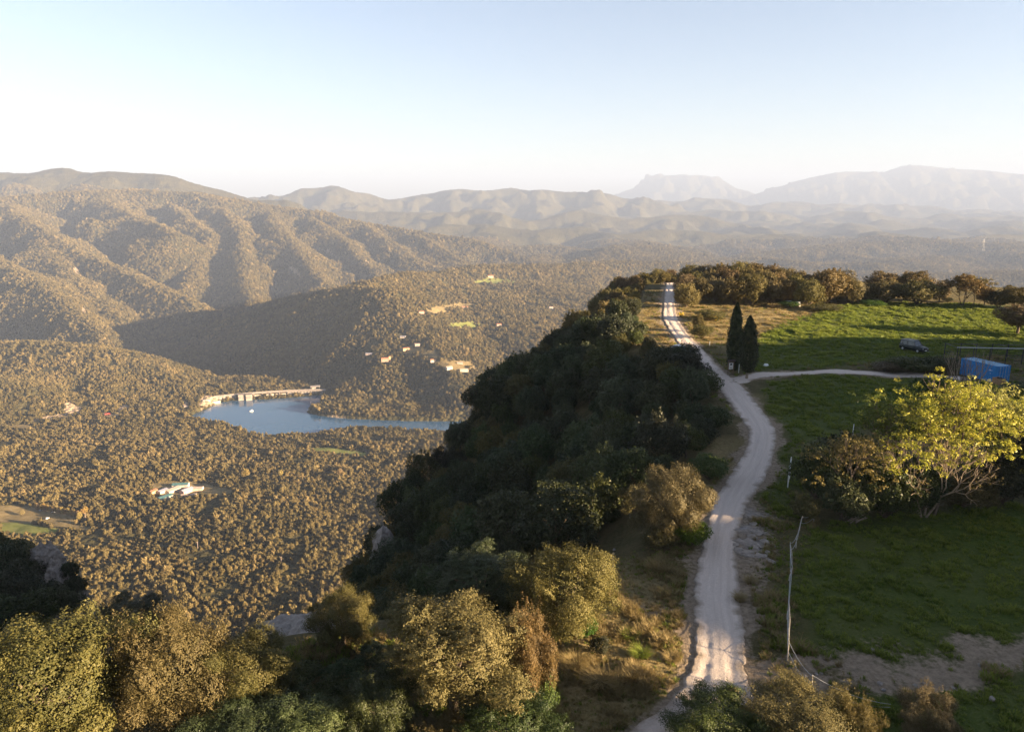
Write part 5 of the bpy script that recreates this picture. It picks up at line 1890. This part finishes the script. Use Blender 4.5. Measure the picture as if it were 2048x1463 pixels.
# wire and pole fence along the near field
fp = [(1628, 1046, 1.0), (1598, 1058, 1.2), (1592, 1095, 1.0), (1582, 1112, 1.2), (1577, 1160, 1.1), (1573, 1238, 1.3), (1574, 1322, 1.3), (1622, 1396, 1.5)]
pts = []
x0, y0, z0 = foot(*fp[0][:2])
root = empty('wire_fence', (x0, y0, z0), 0, label='rickety fence of thin leaning poles and pale wire along the near field', cat='fence')
for i, (u, v, h) in enumerate(fp):
    x, y, z = foot(u, v)
    lean = Vector((rr.uniform(-.18, .18), rr.uniform(-.1, .1), h))
    b = Vector((x - x0, y - y0, z - z0))
    MB().tube([b + Vector((0, 0, -.2)), b + lean * .5, b + lean], [.045, .04, .03], 6).build('post', M_GREY, root)
    pts.append((b, b + lean))
for f in (.95, .5):
    m = MB()
    for (a, A), (b, B) in zip(pts[:-1], pts[1:]):
        p, q = a + (A - a) * f, b + (B - b) * f
        ln = []
        for k in range(9):
            s = k / 8
            ln.append(p + (q - p) * s + Vector((0, 0, -.22 * 4 * s * (1 - s))))
        m.tube(ln, .014, 5)
    b = pts[-1][1] if f > .9 else pts[-1][0] + (pts[-1][1] - pts[-1][0]) * .5
    x, y, z = foot(1780, 1420)
    e = Vector((x - x0, y - y0, z - z0 + .4 * f))
    m.tube([b + (e - b) * k / 8 + Vector((0, 0, -.3 * 4 * (k / 8) * (1 - k / 8))) for k in range(9)], .012, 5)
    m.build('wire', M_GALV, root)
for i in (1, 3, 5):                                     # rough poles laid along the wires
    (a, A), (b, B) = pts[i], pts[i + 1]
    MB().tube([A + Vector((0, 0, -.05)), (A + B) / 2 + Vector((.05, 0, .05)), B + Vector((0, 0, -.2))], [.025, .022, .015], 6).build('laid_pole', M_GREY, root)
# ------------------------------------------------------------------ things far below in the valley
CLEAR_SPOTS = []
M_CONC = plain('dam_concrete', (.36, .31, .27), .9, .15, var=.3, scale=.15)
M_CONCD = plain('dam_dark_concrete', (.24, .20, .17), .9, .15, var=.3, scale=.15)
M_WALLW = plain('white_render', (.50, .42, .34), .9, .1, var=.15, scale=.5)
M_WALLO = plain('ochre_render', (.56, .38, .22), .9, .1, var=.2, scale=.5)
M_WALLP = plain('pink_render', (.58, .38, .30), .9, .1, var=.2, scale=.5)
M_STONEW = plain('stone_wall', (.40, .30, .22), .95, .1, var=.3, scale=.6)
M_TILE = plain('roof_tiles', (.34, .155, .085), .9, .1, var=.3, scale=.8)
M_TEAL = plain('teal_sheet_roof', (.07, .15, .155), .6, .3, var=.25, scale=.3)
M_FIBRE = plain('fibre_cement_roof', (.40, .31, .26), .85, .15, var=.25, scale=.3)
M_LILAC = plain('grey_sheet_roof', (.30, .29, .34), .7, .2, var=.25, scale=.3)
M_DARKW = plain('dark_opening', (.03, .03, .03), .5)


def house(name, x, y, rz, L, W, H, rise, wall, roof, label, cat='house', group=None, sink=1.5, z=None, nwin=3):
    z = float(zgrid(x, y)) if z is None else z
    root = empty(name, (x, y, z), rz, label=label, cat=cat, group=group)
    m = MB()
    hx, hy = L / 2, W / 2
    m.prism([(-hy, -sink), (hy, -sink), (hy, H), (0, H + rise), (-hy, H)], 'x', -hx, hx)
    m.build('walls', wall, root)
    m = MB()
    o = .45
    k = rise / hy
    m.prism([(-hy - o, H - k * o + .12), (0, H + rise + .12), (hy + o, H - k * o + .12), (hy + o, H - k * o + .37), (0, H + rise + .37), (-hy - o, H - k * o + .37)], 'x', -hx - o, hx + o)
    m.build('roof', roof, root)
    for s in (-1, 1):
        for i in range(nwin):
            wx = -hx + L * (i + .5) / nwin
            w = MB().box((wx, s * (hy + .01), H * .55), (1.1, .10, 1.4)).build('window', M_DARKW, root)
    MB().box((hx + .01, 0, H * .32), (.10, 1.3, 2.1 if H > 3 else H * .6)).build('door', M_DARKW, root)
    CLEAR_SPOTS.append((x, y, max(L, W) * .62 + 4))
    # keep the sight line to the house open as the photograph does
    dr = np.array([-x, -y]) / math.hypot(x, y)
    for q in (9, 17):
        CLEAR_SPOTS.append((x + dr[0] * q, y + dr[1] * q, max(L, W) * .5 + 1))
    return root


def at(u, v, a=700, b=9000):
    p = zray(u, v, a, b)
    return p


for (u, v, a, b, L, W, H, rise, wall, roof, rz, lab) in [
        (866, 723, 1700, 2500, 15, 9, 5.5, 2.2, M_WALLW, M_TILE, 20, 'white house with red tiled roof on the wooded hill, left of two pale ones'),
        (898, 738, 1700, 2500, 17, 10, 5.5, 2.6, M_WALLW, M_FIBRE, 35, 'cream house with gabled front, middle one of three in the hillside clearing'),
        (928, 742, 1700, 2500, 22, 10, 4.5, 2.4, M_WALLW, M_FIBRE, 15, 'long low white house, rightmost of three in the hillside clearing'),
        (920, 727, 1700, 2500, 16, 7, 3.4, 1.4, M_WALLP, M_FIBRE, 5, 'low pinkish shed above the long white house on the hillside'),
        (812, 700, 1800, 2600, 18, 9, 5.5, 2, M_WALLO, M_TILE, 25, 'ochre house half way up the wooded hill'),
        (835, 692, 1800, 2600, 14, 9, 6, 1.8, M_WALLW, M_FIBRE, 10, 'bright white house above the ochre one on the wooded hill'),
        (806, 675, 1800, 2700, 16, 8, 3.5, 1.4, M_WALLW, M_LILAC, -5, 'long pale shed high above the ochre house'),
        (738, 709, 1800, 2700, 18, 8, 3.5, 1.2, M_FIBRE, M_LILAC, 0, 'greyish building alone in the shaded hollow left of the farmhouse with tower'),
        (930, 617, 2200, 3400, 22, 12, 6, 2.4, M_STONEW, M_TILE, 12, 'stone farmhouse in the dry clearing on the hilltop'),
        (843, 626, 2000, 3200, 16, 10, 5, 2, M_WALLP, M_TILE, 12, 'pinkish farm building in the small clearing left of the hilltop farmhouse'),
        (981, 555, 2500, 4600, 24, 13, 8, 3, M_WALLP, M_TILE, 10, 'pink farmhouse in the pale meadow at the hill crest'),
        (971, 528, 2700, 5200, 24, 14, 9, 3, M_WALLP, M_TILE, 10, 'orange lit farmhouse on the skyline of the wooded hill'),
        (1102, 617, 1900, 4000, 14, 10, 5, 2, M_WALLW, M_FIBRE, 10, 'pale house alone in the woods at the right of the hill'),
        (998, 651, 1900, 3600, 15, 9, 5, 2, M_WALLP, M_TILE, 10, 'small red roofed house right of the upper meadow')]:
    p = at(u, v, a, b)
    if p is not None:
        house('house', p[0], p[1], R(rz), L, W, H, rise, wall, roof, lab, 'house', 'houses scattered on the wooded hill')

# farmhouse with a tower
p = at(770, 722, 1750, 2600)
r_ = house('farmhouse', p[0], p[1], R(10), 20, 11, 8, 2.4, M_STONEW, M_TILE, 'stone farmhouse with a square lit tower on the spur above the lake', 'farmhouse')
tw = MB()
tw.box((13.5, 3, 5), (5.5, 5.5, 16), 0)
tw_ = tw.build('tower', M_WALLO, r_)
MB().box((13.5, 3, 13.25), (6.3, 6.3, .5)).build('tower_roof', M_TILE, tw_)

# farm sheds in the valley clearing
q0 = at(352, 990, 900, 1400)
for (u, v, L, W, H, rise, wall, roof, rz, lab) in [
        (306, 985, 13, 9, 4, 1.6, M_WALLO, M_TILE, 70, 'ochre farm building standing apart at the left of the sheds'),
        (325, 984, 16, 11, 4, 1.4, M_WALLW, M_LILAC, 62, 'shed with bluish grey roof at the left of the farm'),
        (345, 982, 24, 15, 4.5, 1.8, M_WALLW, M_FIBRE, 62, 'big farm shed with pale fibre cement roof'),
        (362, 973, 26, 12, 5, 2.2, M_WALLW, M_TEAL, 8, 'farm shed with teal roof at the back'),
        (374, 984, 20, 12, 5, 2.4, M_WALLP, M_LILAC, 60, 'farm shed with dark grey roof in the middle of the farm'),
        (388, 980, 30, 10, 4.5, 1.8, M_WALLW, M_FIBRE, 6, 'long farm building with pale roof at the right'),
        (330, 996, 22, 12, 3.5, 1.6, M_WALLW, M_TEAL, 55, 'low farm shed with teal roof at the front'),
        (378, 991, 24, 5, 2.6, .8, M_WALLO, M_FIBRE, 8, 'low ochre lean to along the farm track')]:
    p = at(u, v, 850, 1500)
    house('farm_shed', p[0], p[1], R(rz), L, W, H, rise, wall, roof, lab, 'shed', 'farm sheds in the valley clearing')

# the dam across the foot of the lake
A_, B_ = np.array([*G(432, 803, LAKE_Z)]), np.array([*G(646, 789, LAKE_Z)])
LD = float(np.hypot(*(B_ - A_)))
angd = math.atan2(B_[1] - A_[1], B_[0] - A_[0])
root = empty('dam', (A_[0], A_[1], LAKE_Z), angd, label='long concrete dam with two square intake towers closing the lake', cat='dam')
CR = 13.0


def bow(s):
    return 14 * 4 * s * (1 - s)


def strip(m, s0, s1, z0, z1, t0, t1, n=16):
    """curved wall piece from fraction s0 to s1, thickness t0 (water side) to t1"""
    V, F = [], []
    for i in range(n + 1):
        s = s0 + (s1 - s0) * i / n
        for (o, z) in ((t0, z0), (t1, z0), (t1, z1), (t0, z1)):
            V.append((LD * s, bow(s) + o, z))
    for i in range(n):
        for k in range(4):
            F.append((i * 4 + k, i * 4 + (k + 1) % 4, i * 4 + 4 + (k + 1) % 4, i * 4 + 4 + k))
    F += [(0, 1, 2, 3), (n * 4, n * 4 + 1, n * 4 + 2, n * 4 + 3)]
    m.add(V, F)


m = MB()
strip(m, 0, .33, -30, CR - 2, 0, 14)
strip(m, .33, .67, -30, 4, 0, 16)
strip(m, .67, 1, -30, CR - 2, 0, 14)
m.build('wall', M_CONC, root)
m = MB()
strip(m, -.02, 1.03, CR - 2, CR, -1.2, 9, 30)
m.build('roadway', M_CONCD, root)
m = MB()
strip(m, -.02, 1.03, CR, CR + 1.2, -1.2, -.8, 30)
strip(m, -.02, 1.03, CR, CR + 1.2, 8.6, 9, 30)
m.build('parapet', M_CONC, root)
m = MB()
for k in range(9):
    s = .03 + .27 * k / 8
    m.box((LD * s, bow(s) - .4, CR / 2 - 2), (1.6, .8, CR))
for k in range(10):
    s = .70 + .28 * k / 9
    m.box((LD * s, bow(s) - .4, CR / 2 - 2), (1.6, .8, CR))
m.build('buttresses', M_CONCD, root)
for k in range(4):
    s0 = .345 + k * .08
    m = MB()
    strip(m, s0 + .006, s0 + .072, 3.0, CR - 4.5, -2.6, -1.6, 4)
    m.build('spillway_gate', M_WALLW, root)
for k in range(5):
    s0 = .345 + k * .08
    MB().box((LD * s0, bow(s0) - 2, 4), (2.4, 6, 15)).build('pier', M_CONCD, root)
for s0, ln in ((.235, 0), (.305, -6)):
    tw_ = MB().box((LD * s0, bow(s0) - 8 + ln, 4), (15, 14, 22)).build('intake_tower', M_CONC, root)
    MB().box((LD * s0, bow(s0) - 8 + ln, 15.5), (16.5, 15.5, 1.2)).build('tower_roof', M_CONCD, tw_)
    m = MB()
    for i in range(4):
        m.box((LD * s0 - 5.4 + i * 3.6, bow(s0) - 15.05 + ln, 8), (1.8, .3, 9))
    m.build('openings', M_CONCD, tw_)
    for i in range(2):
        MB().box((LD * s0, bow(s0) - 15.1 + ln, 1.5 + i * 11.5), (15.4, .5, .8)).build('ledge', M_WALLW, tw_)
m = MB()
m.box((LD * .93, bow(.93) + 22, CR + 6), (26, 16, 1.0))
m.box((LD * .93 - 4, bow(.93) + 24, CR + 1), (10, 8, 9))
for a in (-11, 11):
    for b in (-6, 6):
        m.box((LD * .93 + a, bow(.93) + 22 + b, CR), (.8, .8, 12))
m.build('control_house', M_CONC, root)
# valve building and landing wall on the left bank
p = G(414, 812, LAKE_Z)
house('valve_building', p[0] - 6, p[1] + 12, R(35), 18, 10, 11, .8, M_WALLW, M_CONC, 'tall white building on the bank at the left end of the dam', 'building', z=LAKE_Z + 3)
p = G(432, 807, LAKE_Z)
house('boat_shed', p[0], p[1] + 2, R(38), 20, 6, 5, .6, M_WALLW, M_CONC, 'low white shed on the shore beside the dam', 'shed', z=LAKE_Z + 1.5)
p = G(371, 822, LAKE_Z)
house('pump_house', p[0], p[1] + 6, R(15), 9, 7, 9, .6, M_WALLW, M_FIBRE, 'small white pump house on the shore left of the dam', 'building', z=LAKE_Z + 3)
# floating platform
p = G(503, 822, LAKE_Z)
root = empty('floating_platform', (p[0], p[1], LAKE_Z + .2), .3, label='white floating platform on the lake in front of the intake towers', cat='raft')
MB().box((0, 0, .6), (9, 6, 1.4), 0, .6).build('hull', M_WHITE, root)
MB().box((1, 0, 2.5), (4, 3.4, 2.6), 0, .3).build('cabin', M_WHITE, root)
# small dark islet dock trees are part of the forest; the lamp mast on the point
for (u, v, h, lab) in ((622, 815, 16, 'pale mast on the wooded point by the lake'), (635, 768, 16, 'pale mast on the shaded bank above the right end of the dam'), (172, 1042, 13, 'wooden pole with a lamp beside the golden hedge in the valley'),
                       (396, 1098, 11, 'thin power pole in the nearest part of the valley forest, left one'), (563, 1128, 11, 'thin power pole in the nearest part of the valley forest, right one')):
    p = at(u, v, 600, 2300)
    if p is None:
        continue
    root = empty('pole', tuple(p), 0, label=lab, cat='pole')
    MB().tube([(0, 0, -1), (0, 0, h)], [.35, .25], 6).build('shaft', M_FIBRE, root)
    MB().box((0, 0, h - .3), (2.4, .3, .5)).build('crossarm', M_FIBRE, root)
    CLEAR_SPOTS.append((p[0], p[1], 4))
# vehicles in the valley field
M_RED = plain('red_truck_paint', (.45, .06, .04), .5, .4)
for (u, v, rz, paint, lab) in ((95, 1037, 1.2, M_CARWHITE, 'white van standing on the track between the valley fields'), (107, 1024, .2, M_CARWHITE, 'white car at the foot of the golden hedge in the valley'), (82, 1021, .3, M_CARSILVER, 'grey car in the shade of the golden hedge in the valley')):
    p = at(u, v, 700, 1400)
    car(lab, p[0], p[1], p[2] + .1, rz, paint, 'suv' if 'van' in lab else 'car', 'vehicles in the valley field', 'parked_van' if 'van' in lab else 'parked_car').scale = (1.3, 1.3, 1.3)
    CLEAR_SPOTS.append((p[0], p[1], 6))
p = at(214, 829, 1500, 2000)
if p is not None:
    root = empty('lorry', tuple(p), .5, label='red lorry on the road below the cuttings left of the lake', cat='lorry')
    MB().box((0, 0, 2.3), (9, 2.6, 2.8), 0, .1).build('body', M_RED, root)
    MB().box((5.8, 0, 1.7), (2.2, 2.5, 2.6), 0, .3).build('cab', M_RED, root)
    for a in (-3, 0, 5.5):
        MB().tube([(a, -1.35, .55), (a, 1.35, .55)], .55, 10).build('wheel', M_TYRE, root)
    CLEAR_SPOTS.append((p[0], p[1], 9))

# single trees that stand out in the valley: golden poplars along the field, a big yellow crown, pines
M_POPLAR = leafmat('golden_poplar_leaves', (.17, .12, .035), (.27, .19, .06), (.38, .27, .10), .3, .6, .15, .2)
_pop = [crown_mesh('crown', 400 + q, 12, 700, .10, .6, -.8, .55, .3, .46, .5, 1.0, 0, 1.0) for q in range(3)]
for q in _pop:
    q.materials.append(M_POPLAR)
_ptk = MB().tube([(0, 0, -.3), (0, 0, 1.0)], [.10, .05], 6).mesh('trunk')
_ptk.materials.append(M_BARK)


def valley_tree(u, v, r, h, label, group=None, q=0, a=600, b=2600):
    p = at(u, v, a, b)
    if p is None:
        return
    root = empty('valley_tree', tuple(p), 0, label=label, cat='tree', group=group)
    c = bpy.data.objects.new('crown', _pop[q % 3])
    COL.objects.link(c)
    c.parent = root
    c.location = (0, 0, h * .55)
    c.scale = (r, r, h * .5)
    c.rotation_euler = (0, 0, q * 1.7)
    t_ = bpy.data.objects.new('trunk', _ptk)
    COL.objects.link(t_)
    t_.parent = root
    t_.scale = (r, r, h * .6)
    CLEAR_SPOTS.append((p[0], p[1], r + 2))


for k in range(22):
    s = k / 21
    valley_tree(72 + 86 * s, 1018 + 16 * s + (k % 2) * 1.2, 2.6, 12 + 2 * math.sin(k * 2.1), 'golden poplar in the close row along the back of the valley field', 'row of golden poplars by the valley field', k, 700, 1400)
for k, (u, v) in enumerate([(160, 1040), (166, 1034), (172, 1028)]):
    valley_tree(u, v, 4.2, 14, 'bright golden tree at the right end of the poplar row', 'golden trees at the end of the poplar row', k, 700, 1400)
valley_tree(492, 954, 7.5, 17, 'big yellow crowned tree standing out of the valley forest', None, 1, 900, 1500)
valley_tree(562, 955, 5, 15, 'golden tree in the forest right of the big yellow crown', None, 2, 900, 1500)
valley_tree(680, 952, 6, 15, 'pale golden tree in the forest at the foot of the shaded cliff', None, 0, 900, 1600)
valley_tree(45, 1030, 4, 9, 'yellow green tree alone in the dry valley field', None, 0, 700, 1400)
# bean rows of the green field
# pylons on the far ranges
M_PYL = plain('pylon_steel', (.14, .14, .14), .5, .4, .3)
for (u, v, Y, h, lab) in ((1965, 501, 3950, 66, 'tall lattice pylon at the far right before the hazy ranges'), (1132, 446, 7700, 110, 'faint lattice pylon on the hazy range left of the table topped peak'),
                          (1470, 498, 6000, 80, 'faint lattice pylon above the wooded knoll'), (1058, 416, 9400, 110, 'faintest lattice pylon on the hazy range above the lake hill')):
    p = zray(u, v, Y - 1200, Y + 1500)
    if p is None:
        p = P(u, v, Y)
    root = empty('pylon', (p[0], p[1], p[2] - 3), .3, label=lab, cat='pylon', group='pylons on the far ranges')
    w = h * .09
    m = MB()
    for a in (-1, 1):
        for b in (-1, 1):
            m.tube([(a * w, b * w, 0), (a * w * .25, b * w * .25, h * .75), (0, 0, h)], .25, 4)
    for k in range(7):
        z0, z1 = h * k / 8, h * (k + 1) / 8
        w0, w1 = w * (1 - z0 / h), w * (1 - z1 / h)
        for a in (-1, 1):
            m.tube([(-w0, a * w0, z0), (w1, a * w1, z1)], .12, 4)
            m.tube([(a * w0, -w0, z0), (a * w1, w1, z1)], .12, 4)
    m.build('mast', M_PYL, root)
    m = MB()
    for q in (.72, .82, .92):
        m.tube([(-h * .12, 0, h * q), (0, 0, h * q + 1.5), (h * .12, 0, h * q)], .4, 4)
    m.build('crossarms', M_PYL, root)
finish_forest(globals().get('CLEAR_SPOTS', []))
# ------------------------------------------------------------------ air: one even, closed box of haze round the camera and everything built
zlow = float(min(VZ.min(), LAKE_Z - 20)) - 25
hb = MB()
hb.box((0, 15500, (zlow + HAZE_TOP) / 2), (110000, 41000, HAZE_TOP - zlow))
t = NT('haze_air')
pv = t.n('VolumePrincipled')
pv.inputs['Color'].default_value = HAZE_COL
pv.inputs['Density'].default_value = HAZE_DENS
pv.inputs['Anisotropy'].default_value = 0.0
for nm in ('Density Attribute', 'Color Attribute', 'Temperature Attribute'):
    if nm in pv.inputs:
        pv.inputs[nm].default_value = ''
t.l(pv.outputs[0], t.out.inputs['Volume'])
t.m.cycles.homogeneous_volume = True
tag(hb.build('haze', t.m), kind='stuff', label='pale haze filling the valley and fading the far ranges')
